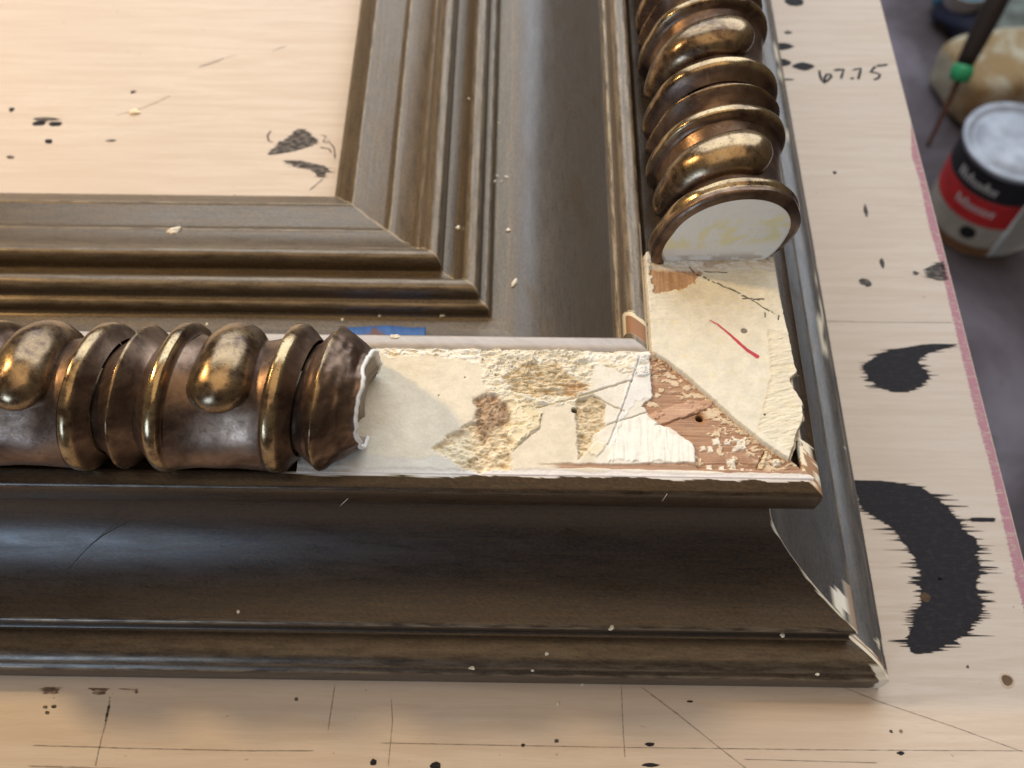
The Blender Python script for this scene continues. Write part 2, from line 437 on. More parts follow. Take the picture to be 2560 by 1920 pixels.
def member(kind, seg, length, parent, name=None):
    P0 = np.array(PROFILE[seg])
    dens = [P0[0]]
    for a, b in zip(P0[:-1], P0[1:]):
        k = max(1, int(np.hypot(*(b - a)) / 1.2))
        for j in range(1, k + 1): dens.append(a + (b - a) * j / k)
    P = np.array(dens); cv = curvature(P)
    arc = np.concatenate([[0], np.cumsum(np.hypot(*np.diff(P, axis=0).T))]) + {k: i * 120 for i, k in enumerate(PROFILE)}[seg]
    s = np.concatenate([np.arange(0, 16, 0.3), np.arange(16, 90, 0.8), np.arange(90, length + 1, 5.0)])
    Sg, I = np.meshgrid(s, np.arange(len(P)), indexing='ij')
    u = P[I, 0]; z = P[I, 1]
    wob = (fbm(Sg * 0.03 + (7 if kind == 'rail' else 31), u * 0.05 + z * 0.05, 3, 3) - 0.5) * 0.35
    z2 = z + wob * smooth(0, 6, Sg) * smooth(2, 14, z); 
    if kind == 'rail': X, Y = u - Sg, -u
    else: X, Y = u, -u + Sg
    V = np.stack([X, Y, z2], -1).reshape(-1, 3)
    n, m = Sg.shape
    i0 = (np.arange(n - 1)[:, None] * m + np.arange(m - 1)[None, :]).ravel()
    Q = np.stack([i0, i0 + 1, i0 + m + 1, i0 + m], -1)
    if kind == 'rail': Q = Q[:, ::-1]
    tone, bloom_sheen = ZONE[seg]
    if kind == 'stile' and seg in ("outer_cove", "base_moulding"): bloom_sheen = 1.0; tone = 0.35
    tone = np.full(u.shape, tone); bloom_sheen = np.full(u.shape, bloom_sheen)
    if seg == "inner_cove": bloom_sheen = bloom_sheen * smooth(64, 72, u); tone = tone + 0.3 * (1 - smooth(63, 68, u))
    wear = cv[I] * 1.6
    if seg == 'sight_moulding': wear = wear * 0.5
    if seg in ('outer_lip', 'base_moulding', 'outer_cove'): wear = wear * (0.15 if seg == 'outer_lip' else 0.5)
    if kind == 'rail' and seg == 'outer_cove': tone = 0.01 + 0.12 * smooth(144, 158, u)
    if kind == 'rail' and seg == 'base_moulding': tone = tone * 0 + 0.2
    # broken places, and a painted window glint on the front fillet: rgb + amount
    C = np.zeros((n, m, 4)); C[..., :3] = (0.78, 0.72, 0.58)
    rag = fbm(Sg * 0.9 + 3, u * 0.7 + z * 0.4, 9 if kind == 'rail' else 12, 4)
    if seg in ("sight_moulding",):
        C[..., 3] = (Sg < 0.36 + (rag - 0.45) * 1.4) * 0.55 * (rag > 0.42); C[..., :3] = (0.46, 0.38, 0.26)
    if kind == 'rail' and seg in ("outer_cove",):
        C[..., 3] = (Sg < 0.5 + (rag - 0.5) * 1.6) * 0.9
    if kind == 'rail' and seg in ("outer_lip",):
        r3 = fbm(Sg * 0.22, Sg * 0.0 + 4, 91, 4) - 0.5
        a = (z > 66.6) & (u < 139.15 + r3 * 1.6) & (X > 12)
        C[..., 3] = a * 0.95; C[a, :3] = (0.72, 0.69, 0.69)
    if kind == 'stile' and seg == "outer_lip":
        a = (Sg < 10 + (rag - .5) * 9) & (z > 57); C[..., 3] = a * 0.95
        w = a & (rag < 0.5); C[w, :3] = (0.36, 0.21, 0.12)
        b = (~a) & (z > 66.5) & (u < 138.9) & (Sg < 72); C[b, 3] = 0.6
    if kind == 'stile' and seg == "outer_cove":
        r2 = fbm(Sg * 0.6 + 8, u * 1.5, 55, 3) - 0.5
        a = ((u - 157.4) / 2.1) ** 2 + ((Sg - 4.0 - (u - 157) * 0.6) / 3.6) ** 2 + r2 * 1.2 < 1.0
        C[..., 3] = a * 0.95; C[a, :3] = (0.80, 0.77, 0.70)
        w = (u > 159.6 + r2 * 1.5) & (Sg < 13 + r2 * 6); C[w, 3] = 0.9; C[w, :3] = (0.37, 0.27, 0.20)
    if kind == 'stile' and seg == "base_moulding":
        a = Sg < 2.8 - (u - 161) * 0.08 + (rag - .5) * 1.5; C[..., 3] = a * 0.95
        w = a & (Sg > 1.2) & (Sg < 1.9); C[w, :3] = (0.35, 0.16, 0.07)
        e = (~a) & (cv[I] > 0.15) & (fbm(Sg * 0.12, u * 0.3, 77, 4) > 0.68); C[e, 3] = 0.8
    if kind == 'rail' and seg == "base_moulding":
        a = (Sg < 2.6 + (rag - .5) * 3) & (u > 168.5); C[..., 3] = a * 0.9
    if kind == 'stile' and seg == "seat_fillet":
        a = (Sg < 9.0 + (rag - .5) * 2.5) & (u > 96.0) & (Sg > 1.5); C[..., 3] = a * 0.95; C[a, :3] = (0.30, 0.15, 0.075)
        b = a & ((Sg > 7.4) | (u < 96.6)); C[b, :3] = (0.74, 0.66, 0.48)
        e = (u > 101.5) & (Sg < 44); C[e, 3] = 0.7; C[e, :3] = (0.78, 0.72, 0.6)
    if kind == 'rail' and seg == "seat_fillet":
        f_ = smooth(97.0, 98.2, u); C[..., :3] = (0.60, 0.57, 0.57); C[..., 3] = f_ * (0.45 + 0.3 * rag)  # pale lavender paints the window's reflection onto the fillet top
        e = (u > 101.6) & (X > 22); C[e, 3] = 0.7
    uv = np.stack([Sg.ravel() + (400 if kind == 'stile' else 0), arc[I].ravel()], -1)
    # drop out the broken corner of the base
    return link(name or seg, V, None, M_FIN, parent, uv=uv, attrs=dict(tone=tone.ravel(), bloom_sheen=bloom_sheen.ravel(), wear=wear.ravel()), colors=C.reshape(-1, 4), quads=Q)


frame = empty("picture_frame", (0, 0, 0))
tag(frame, "dark bronze picture frame corner with broken bead ornament lying on the plywood", "picture frame")
rail = member('rail', "sight_moulding", 430, frame, "bottom_rail")
stile = member('stile', "sight_moulding", 480, frame, "side_rail")
rail["label"] = "front rail of the frame, its ornament broken away near the corner"
stile["label"] = "side rail of the frame running away from the viewer"
for seg in list(PROFILE)[1:]:
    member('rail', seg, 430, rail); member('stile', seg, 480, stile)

# ------------------------------------------------------------------ bead ornament
BU, BZ, BR = 124.2, 79.2, 17.5
BA, BB = 1.075, 0.965            # the bead is a little wider than it is high
PHI0, PHI1 = -62.0, 242.0


def radial(s, phi=90.0):
    """bead radius along one repeat, s from the centre of a cup (mm), as a share of BR; the cup swells to the rims at its foot"""
    s = abs(s)
    if s < 12.3:
        foot = float(smooth(-42, 22, -phi)) if phi < 42 else 0.0
        q_ = (min(s, 11.2) / 11.2) ** 2; r = 0.725 + 0.115 * q_ + foot * (0.21 - 0.08 * q_)
        if s > 11.2: t = (s - 11.2) / 1.1; r += (0.985 - r) * (t * t * (3 - 2 * t))
        return r
    if s < 14.9: t = (s - 13.4) / 1.5; return 1.0 - 0.018 * t * t
    if s < 15.7: return 0.982 - 0.045 * (s - 14.9) / 0.8
    if s < 19.2: t = (s - 15.7) / 3.5; return 0.937 - 0.217 * t ** 0.85
    t = min(1, (s - 19.2) / 4.2); return 0.72 + 0.248 * t ** 1.6


SLANT = 2.7
def slant(phi): return -SLANT * math.cos(math.radians(phi))      # the turns lean: inner side towards the corner


def bead_point(s, phi, rho):
    """profile coords (u,z) at angle phi (0 = outward, 90 = up), with the apron that spreads onto the seat on the inner side"""
    c, sn = math.cos(math.radians(phi)), math.sin(math.radians(phi))
    fl = 0.0
    if phi > 165: fl = ((phi - 165) / 67.0) ** 1.3 * 7.5
    return BU + rho * BA * c - fl * 0.9, BZ + rho * BB * sn


def bead_piece(name, kind, centre, s0, s1, ns, parent, rimf=None, label=None, cut0=False, cut1=False, seed=0, override=None, scale=1.0, nphi=72):
    ss = np.linspace(s0, s1, ns); ph = np.linspace(PHI0, PHI1, nphi)
    V = []; rim = []; C = []
    for i, s in enumerate(ss):
        for j, p in enumerate(ph):
            r0 = radial(s, p) * BR * scale
            nz = (vn(s * 0.18 + seed * 3.7 + centre, p * 0.03, 21) - 0.5) * 0.40 + (vn(s * 1.1 + seed, p * 0.12 + centre, 22) - 0.5) * 0.07
            jit = 0.0
            if cut1 and i >= ns - 3: jit = (vn(p * 0.11, 3.3, 5) - 0.5) * 2.6
            u, z = bead_point(s, p, r0 + nz)
            a = centre + s + jit + (slant(p) if kind == 'rail' else -slant(p))
            V.append((a, -u, z) if kind == 'rail' else (u, a, z))
            rim.append(rimf(s) if rimf else 0.0)
            C.append(override(s, p, i, ns) if override else (0, 0, 0, 0))
    m = nphi
    Q = [(i * m + j, i * m + j + 1, (i + 1) * m + j + 1, (i + 1) * m + j) for i in range(ns - 1) for j in range(m - 1)]
    o = link(name, V, Q, M_GILT, parent, attrs=dict(rim=rim), colors=C)
    fix_normals(o)
    if label: o["label"] = label
    return o


def ball(kind, centre, parent, seed=0):
    V = []; nt, nr = 44, 26
    pa, pb, pe = 46.0, 73.0, 205.0
    rim = []
    for i in range(nt):
        t = i / (nt - 1)
        phi = pa + (pb - pa) * (1 - math.cos(min(1, t / 0.4) * math.pi / 2)) if t < 0.4 else pb + (pe - pb) * (t - 0.4) / 0.6
        if phi <= pb: w = math.sqrt(max(0, 1 - ((pb - phi) / (pb - pa)) ** 2))
        else: w = 1 - 0.42 * ((phi - pb) / (pe - pb)) ** 1.3
        w = max(w, 0.02)
        for j in range(nr):
            a = 2 * math.pi * j / nr
            nzz = (vn(phi * 0.06 + seed * 5, j * 0.35, 31) - 0.5) * 0.35
            ds = (7.8 * w + nzz) * math.sin(a); dr = (6.9 * w ** 0.9 + nzz) * math.cos(a)
            u, z = bead_point(0, phi, 12.1 + dr)
            sl = 0.5 * slant(phi) if kind == 'rail' else -slant(phi)
            V.append((centre + ds + sl, -u, z) if kind == 'rail' else (u, centre + ds + sl, z))
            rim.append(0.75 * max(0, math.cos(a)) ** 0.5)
    Q = [(i * nr + j, i * nr + (j + 1) % nr, (i + 1) * nr + (j + 1) % nr, (i + 1) * nr + j) for i in range(nt - 1) for j in range(nr)]
    Q.append(tuple(range(nr))); Q.append(tuple((nt - 1) * nr + j for j in range(nr)))
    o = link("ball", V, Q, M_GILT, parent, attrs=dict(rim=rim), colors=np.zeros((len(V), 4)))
    fix_normals(o)
    return o


def rimA(s):
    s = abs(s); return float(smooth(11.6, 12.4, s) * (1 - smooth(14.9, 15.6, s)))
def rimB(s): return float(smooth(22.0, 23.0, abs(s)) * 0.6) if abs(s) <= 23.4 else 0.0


def repeat_unit(kind, c, P, parent, seed, left=True, right=True):
    k = P / 46.8
    bead_piece("cup", kind, c, -11.0, 11.0, 24, parent, None, seed=seed)
    ball(kind, c, parent, seed)
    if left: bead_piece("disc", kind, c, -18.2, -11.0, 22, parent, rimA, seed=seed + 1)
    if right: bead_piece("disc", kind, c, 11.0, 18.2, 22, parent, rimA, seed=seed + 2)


def thin_disc(kind, c, P, parent, seed):
    # centred on the join of two repeats
    ss = P / 2.0
    def rad(s): return 0.72 + 0.248 * max(0, 1 - abs(s) / 5.4) ** 1.25
    ns, nphi = 25, 72
    ph = np.linspace(PHI0, PHI1, nphi); V = []; rim = []
    for s in np.linspace(-(ss - 18.2), ss - 18.2, ns):
        for p in ph:
            nz = (vn(s * 0.4 + seed * 3.1, p * 0.05, 23) - 0.5) * 0.45
            u, z = bead_point(s, p, rad(s) * BR + nz)
            sl = slant(p) if kind == 'rail' else -slant(p)
            V.append((c + s + sl, -u, z) if kind == 'rail' else (u, c + s + sl, z)); rim.append(0.7 * max(0, 1 - abs(s) / 1.2))
    Q = [(i * nphi + j, i * nphi + j + 1, (i + 1) * nphi + j + 1, (i + 1) * nphi + j) for i in range(ns - 1) for j in range(nphi - 1)]
    o = link("thin_disc", V, Q, M_GILT, parent, attrs=dict(rim=rim), colors=np.zeros((len(V), 4))); fix_normals(o)
    return o


PR = 46.8
for i, c in enumerate((-95.1, -48.3, -1.5)):
    repeat_unit('rail', c, PR, rail, 10 + i * 4)
    if i < 2: thin_disc('rail', c + PR / 2, PR, rail, 40 + i)
thin_disc('rail', -95.1 - PR / 2, PR, rail, 39)


def white_edge(s, p, i, ns):
    if i >= ns - 2: return (0.80, 0.80, 0.80, 1.0)
    return (0, 0, 0, 0)


# last sharp disc with its broken sleeve, then the bare core behind it
def end_sleeve():
    ns, nphi = 40, 96
    ph = np.linspace(PHI0, PHI1, nphi); V = []; rim = []; C = []
    for i, s in enumerate(np.linspace(-5.2, 9.2, ns)):
        for p in ph:
            r = (0.72 + 0.248 * max(0, 1 - abs(s) / (5.4 if s < 0 else 7.5)) ** (1.25 if s < 0 else 1.0)) * BR
            if s > 5: r -= (s - 5) * 0.25
            nz = (vn(s * 0.8, p * 0.06, 24) - 0.5) * 0.55 + (vn(s * 0.7, p * 0.30, 25) - 0.5) * 0.32 * smooth(-0.5, 2, s) + (vn(s * 1.6, p * 1.1, 27) - 0.5) * 0.10
            jit = (fbm(p * 0.05, 1.7, 5, 4) - 0.5) * 2.4 * smooth(5, 9.2, s)
            u, z = bead_point(s, p, r + nz)
            V.append((21.9 + s + jit + slant(p) * (1 - 0.5 * float(smooth(2, 9, s))), -u, z)); rim.append(0.9 * max(0, 1 - abs(s) / 1.2)); C.append((0.78, 0.79, 0.80, 1.0 if i >= ns - 2 else 0.0))
    last = V[-nphi:]
    # wall of the break and gesso core face
    for k, (sc, dx) in enumerate(((0.96, 0.3), (0.90, -0.3), (0.885, -0.8), (0.75, -3.0), (0.4, -4.0), (0.0, -4.0))):
        for j, p in enumerate(ph):
            x, y, z = last[j]
            zc = BZ if k < 2 else 66.0
            V.append((x + dx, -BU + (y + BU) * sc, zc + (z - zc) * sc)); rim.append(0)
            C.append((0.80, 0.80, 0.80, 1.0) if k < 2 else (0.40, 0.35, 0.31, 1.0))  # core face darkened: lamp shade painted into the gesso colour
    n2 = ns + 6
    Q = [(i * nphi + j, i * nphi + j + 1, (i + 1) * nphi + j + 1, (i + 1) * nphi + j) for i in range(n2 - 1) for j in range(nphi - 1)]
    o = link("broken_disc", V, Q, M_GILT, rail, attrs=dict(rim=rim), colors=C); fix_normals(o)
    o["label"] = "last sharp disc of the front rail, white broken edge"
end_sleeve()

# stile: cups at -54 and -8.5, flush cut after the last disc
PS = 45.6
for i, c in enumerate((-54.2, -54.2 + PS, -54.2 + 2 * PS, -54.2 + 3 * PS)):
    repeat_unit('stile', c, PS, stile, 60 + i * 4, left=(i > 0))
    thin_disc('stile', c + PS / 2, PS, stile, 80 + i)


def end_ring():
    """last disc of the side rail, sawn flush: bronze lip round a white plaster face"""
    ns, nphi = 20, 96
    ph = np.linspace(PHI0, PHI1, nphi); V = []; rim = []; C = []
    c0 = -54.2
    for s in np.linspace(-11.0, -16.6, ns):
        for p in ph:
            nz = (vn(s * 0.5, p * 0.05, 26) - 0.5) * 0.5
            u, z = bead_point(s, p, (radial(s, p) if s > -14.9 else 0.985) * BR * 1.03 + nz); V.append((u, c0 + s - slant(p), z)); rim.append(rimA(s)); C.append((0, 0, 0, 0))
    rings = [(0.93, -0.9, 0), (0.86, -1.0, 0)] + [(0.852 * (1 - t / 26.0), -1.1 - 0.3 * t / 26.0, 1) for t in range(27)]
    for sc, dy, white in rings:
        for j, p in enumerate(ph):
            u, z = bead_point(-16, p, 0.985 * BR * 1.03)
            zc = BZ + (66.0 - BZ) * float(smooth(0, 0.4, 0.852 - sc)) if white else BZ
            zz_ = zc + (z - zc) * sc; V.append((BU + (u - BU) * sc, c0 - 16.6 + dy - slant(p) * sc * float(smooth(66, 78, zz_) if white else 1.0), zz_)); rim.append(0.1)
            uu, zz = V[-1][0], V[-1][2]
            if white:
                col = np.array((0.80, 0.77, 0.70)); nn = float(fbm(uu * 0.3, zz * 0.5, 44, 3))
                k = float(smooth(0.5, 0.62, nn) * smooth(74, 77, zz) * (1 - smooth(84, 88, zz))); col = col * (1 - k * np.array((0, 0.05, 0.35)))
                k = float(smooth(0.45, 0.6, float(fbm(uu * 0.22, zz * 0.7, 45, 3))) * (1 - smooth(70, 73, zz))) * 0.8; col = col * (1 - k) + np.array((0.46, 0.38, 0.30)) * k
                col = col * (1 - 0.16 * max(0.0, float(fbm(uu * 0.12, zz * 2.2, 46, 3)) - 0.45)); C.append((*col, 1.0))
            else: C.append((0.02, 0.015, 0.01, 0.0))
    n2 = ns + len(rings)
    Q = [(i * nphi + j, i * nphi + j + 1, (i + 1) * nphi + j + 1, (i + 1) * nphi + j) for i in range(n2 - 1) for j in range(nphi - 1)]
    o = link("end_disc", V, Q, M_GILT, stile, attrs=dict(rim=rim), colors=C); fix_normals(o)
    o["label"] = "last disc of the side rail with a white plaster cut face"
end_ring()

# ------------------------------------------------------------------ bare gesso on the front rail (relief sheet)
SEAT = 68.0
def c2(pts): return [tuple(atz(800 + x / 2.458, 750 + y / 2.458, SEAT)[:2]) for x, y in pts]
def c7(pts): return [tuple(atz(1500 + x / 3.16, 850 + y / 3.16, SEAT)[:2]) for x, y in pts]
def c3(pts): return [tuple(atz(1500 + x / 3.16, 400 + y / 3.16, SEAT + 0.8)[:2]) for x, y in pts]


def relief(name, x0, x1, y0, y1, st, fn, parent):
    xs = np.arange(x0, x1 + st / 2, st); ys = np.arange(y0, y1 + st / 2, st)
    X, Y = np.meshgrid(xs, ys, indexing='ij')
    Z, C, keep = fn(X, Y)
    n, m = X.shape
    i0 = (np.arange(n - 1)[:, None] * m + np.arange(m - 1)[None, :])
    kf = keep[:-1, :-1] | keep[1:, :-1] | keep[:-1, 1:] | keep[1:, 1:]
    i0 = i0[kf]
    Q = np.stack([i0, i0 + m, i0 + m + 1, i0 + 1], -1)
    used = np.unique(Q); remap = np.full(n * m, -1); remap[used] = np.arange(len(used))
    V = np.stack([X, Y, Z], -1).reshape(-1, 3)[used]
    C4 = np.concatenate([np.clip(C, 0, 1), np.ones(C.shape[:2] + (1,))], -1).reshape(-1, 4)[used]
    return link(name, V, None, M_GESSO, parent, colors=C4, quads=remap[Q])


def rail_gesso(X, Y):
    wx = X + (fbm(X * 0.55, Y * 0.55, 1, 4) - 0.5) * 2.4; wy = Y + (fbm(X * 0.55 + 40, Y * 0.55, 2, 4) - 0.5) * 2.4
    fx = X + (fbm(X * 0.9, Y * 0.9, 3, 3) - 0.5) * 0.9; fy = Y + (fbm(X * 0.9 + 40, Y * 0.9, 4, 3) - 0.5) * 0.9
    lump = fbm(X * 0.35, Y * 0.35, 5, 4); fine = fbm(X * 1.6, Y * 1.6, 6, 4); combs = fbm(X * 1.1, Y * 0.12, 8, 3); grain = fbm(X * 0.10, Y * 2.6, 7, 4)
    Z = np.full(X.shape, SEAT) + (lump - 0.5) * 0.25 + (fine - 0.5) * 0.05
    C = np.zeros(X.shape + (3,)); C[:] = (0.71, 0.66, 0.545)
    C *= (1 + (lump - 0.5) * 0.12)[..., None]
    right = smooth(82, 92, X + (lump - 0.5) * 16)
    C = C * (1 - right[..., None]) + np.array((0.77, 0.755, 0.695)) * right[..., None]

    def put(mask, col, dz=0.0):
        nonlocal C, Z
        col = np.asarray(col)
        C = C * (1 - mask[..., None]) + col * mask[..., None]; Z = Z + dz * mask
    def region(poly, rag='w', soft=0.25, grow=0.0):
        d = sdf(poly, wx if rag == 'w' else fx, wy if rag == 'w' else fy)
        return 1 - smooth(-soft + grow, soft + grow, d)

    # pale, lumpy filler along the back edge, laid on in flakes
    rough = lambda a, kx=0.45, ky=1.1: (fbm(X * kx + 3 * a, Y * ky, a, 3) - 0.5)
    plate = lambda a, k=0.45: (lambda f: (np.floor(f) + smooth(0.80, 1.0, f - np.floor(f))) / 6.0)(fbm(wx * k * 0.8, wy * k * 1.3, a, 3) * 6)
    bw = 104.4 + 3.4 * smooth(0.35, 0.7, fbm(X * 0.09, Y * 0.0 + 2, 15, 3)) + 2.6 * smooth(52, 64, X) * (1 - smooth(100, 104, X))
    band = smooth(-0.25, 0.25, Y + bw + (fbm(X * 0.35, Y * 0.5, 17, 4) - 0.5) * 3.6)
    put(band, (0.82, 0.80, 0.735), 0.12); Z += band * ((plate(16) - 0.45) * 1.9 + rough(18) * 0.7)
    put(band * smooth(0.52, 0.62, fbm(X * 0.4, Y * 0.6, 19, 3)) * 0.55, (0.74, 0.66, 0.48))
    # pale lumps spreading from the band into the middle
    m = region(c2([(1000, 300), (1600, 300), (1680, 420), (1640, 560), (1560, 640), (1240, 660), (1060, 600), (990, 480)]), 'w', 0.5)
    put(m, (0.76, 0.72, 0.61), 0.1); Z += m * ((plate(20, 0.6) - 0.45) * 1.5 + rough(21, 0.5, 1.6) * 1.0)
    # painted edge along the front
    front = smooth(0, 1.0, -136.9 - Y + (lump - 0.5) * 1.6)
    put(front, (0.74, 0.72, 0.73), -0.2)
    left = smooth(0, 1.5, -133.4 - Y + (lump - 0.5) * 3.0) * (1 - smooth(52, 56, X)); put(left * 0.8, (0.66, 0.64, 0.60), -0.12)
    tn = rough(50, 0.6, 1.2) + 0.6 * rough(56, 1.8, 2.2)
    tanc = np.stack([0.58 + 0.42 * tn, 0.49 + 0.42 * tn, 0.345 + 0.36 * tn], -1)
    m = region(c2([(1130, 470), (1220, 400), (1330, 390), (1450, 380), (1500, 440), (1560, 480), (1650, 530), (1560, 590), (1330, 600), (1200, 560)]), 'w', 0.6)
    put(m * 0.85, tanc * 1.06, -0.5); Z += m * (rough(51, 0.3, 1.8) * 1.8)
    m = region(c2([(700, 915), (790, 820), (950, 750), (1010, 850), (1170, 700), (1190, 880), (1175, 1040), (1000, 1050), (880, 1045), (770, 960)]), 'w', 0.7)
    put(m, tanc * 1.08 + 0.03, -1.0); Z += m * (rough(52, 0.5, 0.8) * 2.4)
    mm_ = m * region(c2([(720, 900), (900, 830), (950, 900), (900, 1000), (780, 1000)]), 'w', 1.0); put(mm_ * 0.8, (0.80, 0.72, 0.54), 0.25)
    m = region(c2([(1150, 610), (1280, 640), (1360, 700), (1345, 790), (1240, 870), (1180, 920), (1150, 760)]), 'w', 0.2)
    put(m, np.array((0.76, 0.68, 0.50)) + ((plate(57, 0.5) - 0.45)[..., None]) * 0.35, 0.55); Z += m * (plate(57, 0.5) - 0.5) * 1.4
    m = region(c2([(955, 595), (1030, 570), (1150, 620), (1165, 740), (1060, 800), (1010, 870), (945, 790), (960, 720)]), 'w', 0.9)
    t5 = rough(53, 0.8, 0.9)
    put(m * 0.9, np.stack([0.37 + 0.5 * t5, 0.255 + 0.4 * t5, 0.165 + 0.3 * t5], -1), -0.8); Z += m * rough(54, 0.8, 0.9) * 2.4
    m = region(c2([(1575, 620), (1680, 575), (1755, 640), (1745, 790), (1690, 820), (1640, 920), (1590, 980), (1575, 800)]), 'f', 0.4)
    put(m, tanc * 1.02, -0.95); Z += m * rough(55, 0.5, 0.9) * 2.0
    m = region(c2([(1640, 925), (1700, 870), (1765, 885), (1700, 965)]), 'f'); put(m, (0.80, 0.74, 0.58), 0.3)
    m = region(c2([(1475, 520), (1590, 495), (1660, 550), (1530, 590)]), 'f'); put(m * 0.8, (0.56, 0.40, 0.25), -0.15)
    # bluish new filler at the end and bright white patch below
    m = region(c2([(1950, 330), (2045, 300), (2040, 600), (1940, 625), (1880, 705), (1790, 900), (1770, 880)]), 'f'); put(m, (0.78, 0.79, 0.79), 0.15)
    m = region(c2([(1830, 745), (2010, 700), (2120, 780), (2300, 900), (2320, 1010), (1770, 985)]), 'w'); put(m, (0.86, 0.855, 0.815), 0.2); Z += m * (combs - 0.5) * 0.55
    # bare wood towards the mitre
    wood = region(c7([(395, 60), (392, 250), (418, 445), (330, 520), (400, 600), (470, 665), (560, 690), (620, 740), (740, 820), (765, 1000), (780, 1015), (1700, 1030), (2300, 1300), (1200, 500), (600, 100)]), 'f', 0.15)
    wcol = np.stack([0.40 + 0.26 * (grain - 0.5), 0.245 + 0.2 * (grain - 0.5), 0.165 + 0.15 * (grain - 0.5)], -1)
    put(wood, wcol, -0.75); Z += wood * (grain - 0.5) * 0.25
    strip = (1 - smooth(0, 0.5, np.abs(Y + 136.0 + (lump - 0.5) * 0.9) - 0.35 - 0.8 * smooth(80, 130, X))) * smooth(72, 80, X + rough(61) * 8)
    put(strip * 0.95, wcol * 0.95, -0.3)
    # flakes of gesso left on the wood
    fl = wood * smooth(0.60, 0.64, fbm(fx * 0.6, fy * 1.1, 62, 5)) * (fbm(X * 0.12, Y * 0.12, 63, 2) > 0.42)
    near = wood * (1 - smooth(2, 6, np.abs(X + Y + 3))) * smooth(0.54, 0.60, fbm(fx * 0.6, fy * 1.5, 64, 5))
    put(np.maximum(fl, near) * 0.9, (0.72, 0.60, 0.44), 0.3)
    for (cx, cy, r) in ((925, 795, 27), (1015, 800, 26), (1110, 815, 52), (875, 860, 24), (1035, 955, 34), (870, 1000, 22), (960, 1000, 20), (1050, 1005, 26), (1400, 960, 30), (1130, 1010, 14), (820, 850, 20)):
        m = region(c7([(cx - r, cy - r * .8), (cx + r * .8, cy - r), (cx + r, cy + r * .7), (cx - r * .8, cy + r)]), 'w' if r > 40 else 'f', 0.25); put(m * wood * smooth(0.25, 0.5, fine + 0.1), (0.80, 0.755, 0.66), 0.4)
    # sliver of raised wood and the crack beside it
    m = region(c7([(360, 590), (500, 540), (720, 470), (900, 480), (880, 520), (640, 610), (470, 670)]), 'f', 0.12); put(m, wcol * 1.25 + 0.05, 0.35)
    m = region(c7([(1250, 1000), (1310, 870), (1335, 880), (1290, 1010)]), 'f', 0.1); put(m, (0.72, 0.60, 0.42), 0.4)
    d, _ = seg_d(c7([(440, 675), (560, 635), (700, 595), (830, 540)]), fx, fy); k = 1 - smooth(0.05, 0.3, d); Z -= k * 0.8
    d, _ = seg_d(c7([(1250, 1010), (1262, 940), (1305, 870)]), fx, fy); k = 1 - smooth(0.05, 0.22, d); Z -= k * 0.8
    # scored lines
    for pts, w, dep in (([(1330, 660), (1480, 625), (1640, 575), (1920, 490)], 0.34, 0.8), ([(1690, 590), (1780, 640), (1870, 680)], 0.26, 0.6),
                        ([(1965, 350), (1920, 480), (1850, 680), (1770, 890)], 0.26, 0.7), ([(1750, 770), (1880, 730), (2010, 690)], 0.24, 0.5),
                        ([(1360, 700), (1350, 790), (1240, 875), (1185, 930)], 0.22, 0.5)):
        d, t = seg_d(c2(pts), fx * 0.5 + X * 0.5, fy * 0.5 + Y * 0.5); k = 1 - smooth(w * 0.3, w, d)
        Z -= k * dep; put(k * 0.5, (0.50, 0.47, 0.42))
    # pinholes, worm hole and nail hole
    def hole(p, r, dep, col):
        d = np.hypot(X - p[0], Y - p[1]); k = 1 - smooth(r * 0.8, r * 1.15, d); put(k, col, 0); 
        nonlocal Z
        Z = Z - k * dep
    hole(c2([(1562, 676)])[0], 0.72, 2.2, (0.035, 0.028, 0.02))
    p = c7([(790, 605)])[0]
    d = np.hypot((X - p[0]), (Y - p[1])); k = 1 - smooth(0.9, 2.6, d + (lump - 0.5)); put(k * 0.7, (0.40, 0.19, 0.075), -0.5)
    hole(p, 0.95, 2.2, (0.03, 0.018, 0.01))
    for q in ((1080, 460), (1050, 440), (1215, 365), (1530, 365), (730, 585), (890, 475), (1155, 940), (965, 970), (1180, 410), (1000, 365)):
        hole(c2([q])[0], 0.22, 0.7, (0.42, 0.35, 0.25))
    # bites out of the back edge
    for q, r in (((1145, 285), 1.9), ((530, 275), 1.5)):
        pq = c2([q])[0]; d = np.hypot((X - pq[0]) / 1.6, Y - pq[1] - 0.3) + (fine - 0.5) * 1.0; k = 1 - smooth(r - 0.2, r, d); put(k, (0.36, 0.33, 0.30), -1.0)
    Z = np.where(Y < -138.6, Z - (-138.6 - Y) * 1.5, Z)
    Z = np.where(Y > -102.3, Z - 1.2, Z)
    keep = (X < -Y + 2.0)
    return np.maximum(Z, 64.3), C, keep


g1 = relief("bare_gesso_seat", 13, 140.5, -139.4, -101.9, 0.14, rail_gesso, rail)
g1["label"] = "cream gesso and bare reddish wood where the front ornament broke off"

STILE_POLY = c3([(352, 690), (1390, 700), (1385, 800), (1398, 900), (1420, 1010), (1440, 1120), (1470, 1260), (1500, 1370), (1520, 1480), (1545, 1600)]) + \
    [tuple(atz(1500 + x / 3.16, 850 + y / 3.16, SEAT + 0.8)[:2]) for x, y in ((1555, 210), (1572, 250), (1540, 280), (1508, 312), (1540, 380), (1585, 450), (1612, 495), (1608, 560), (1618, 590), (1600, 660), (1570, 720), (1548, 775), (1545, 830), (1520, 880), (1495, 948), (1290, 810), (1100, 660), (900, 480), (700, 300), (520, 160), (405, 92))] + \
    c3([(402, 1500), (390, 1300), (374, 1100), (360, 900)])


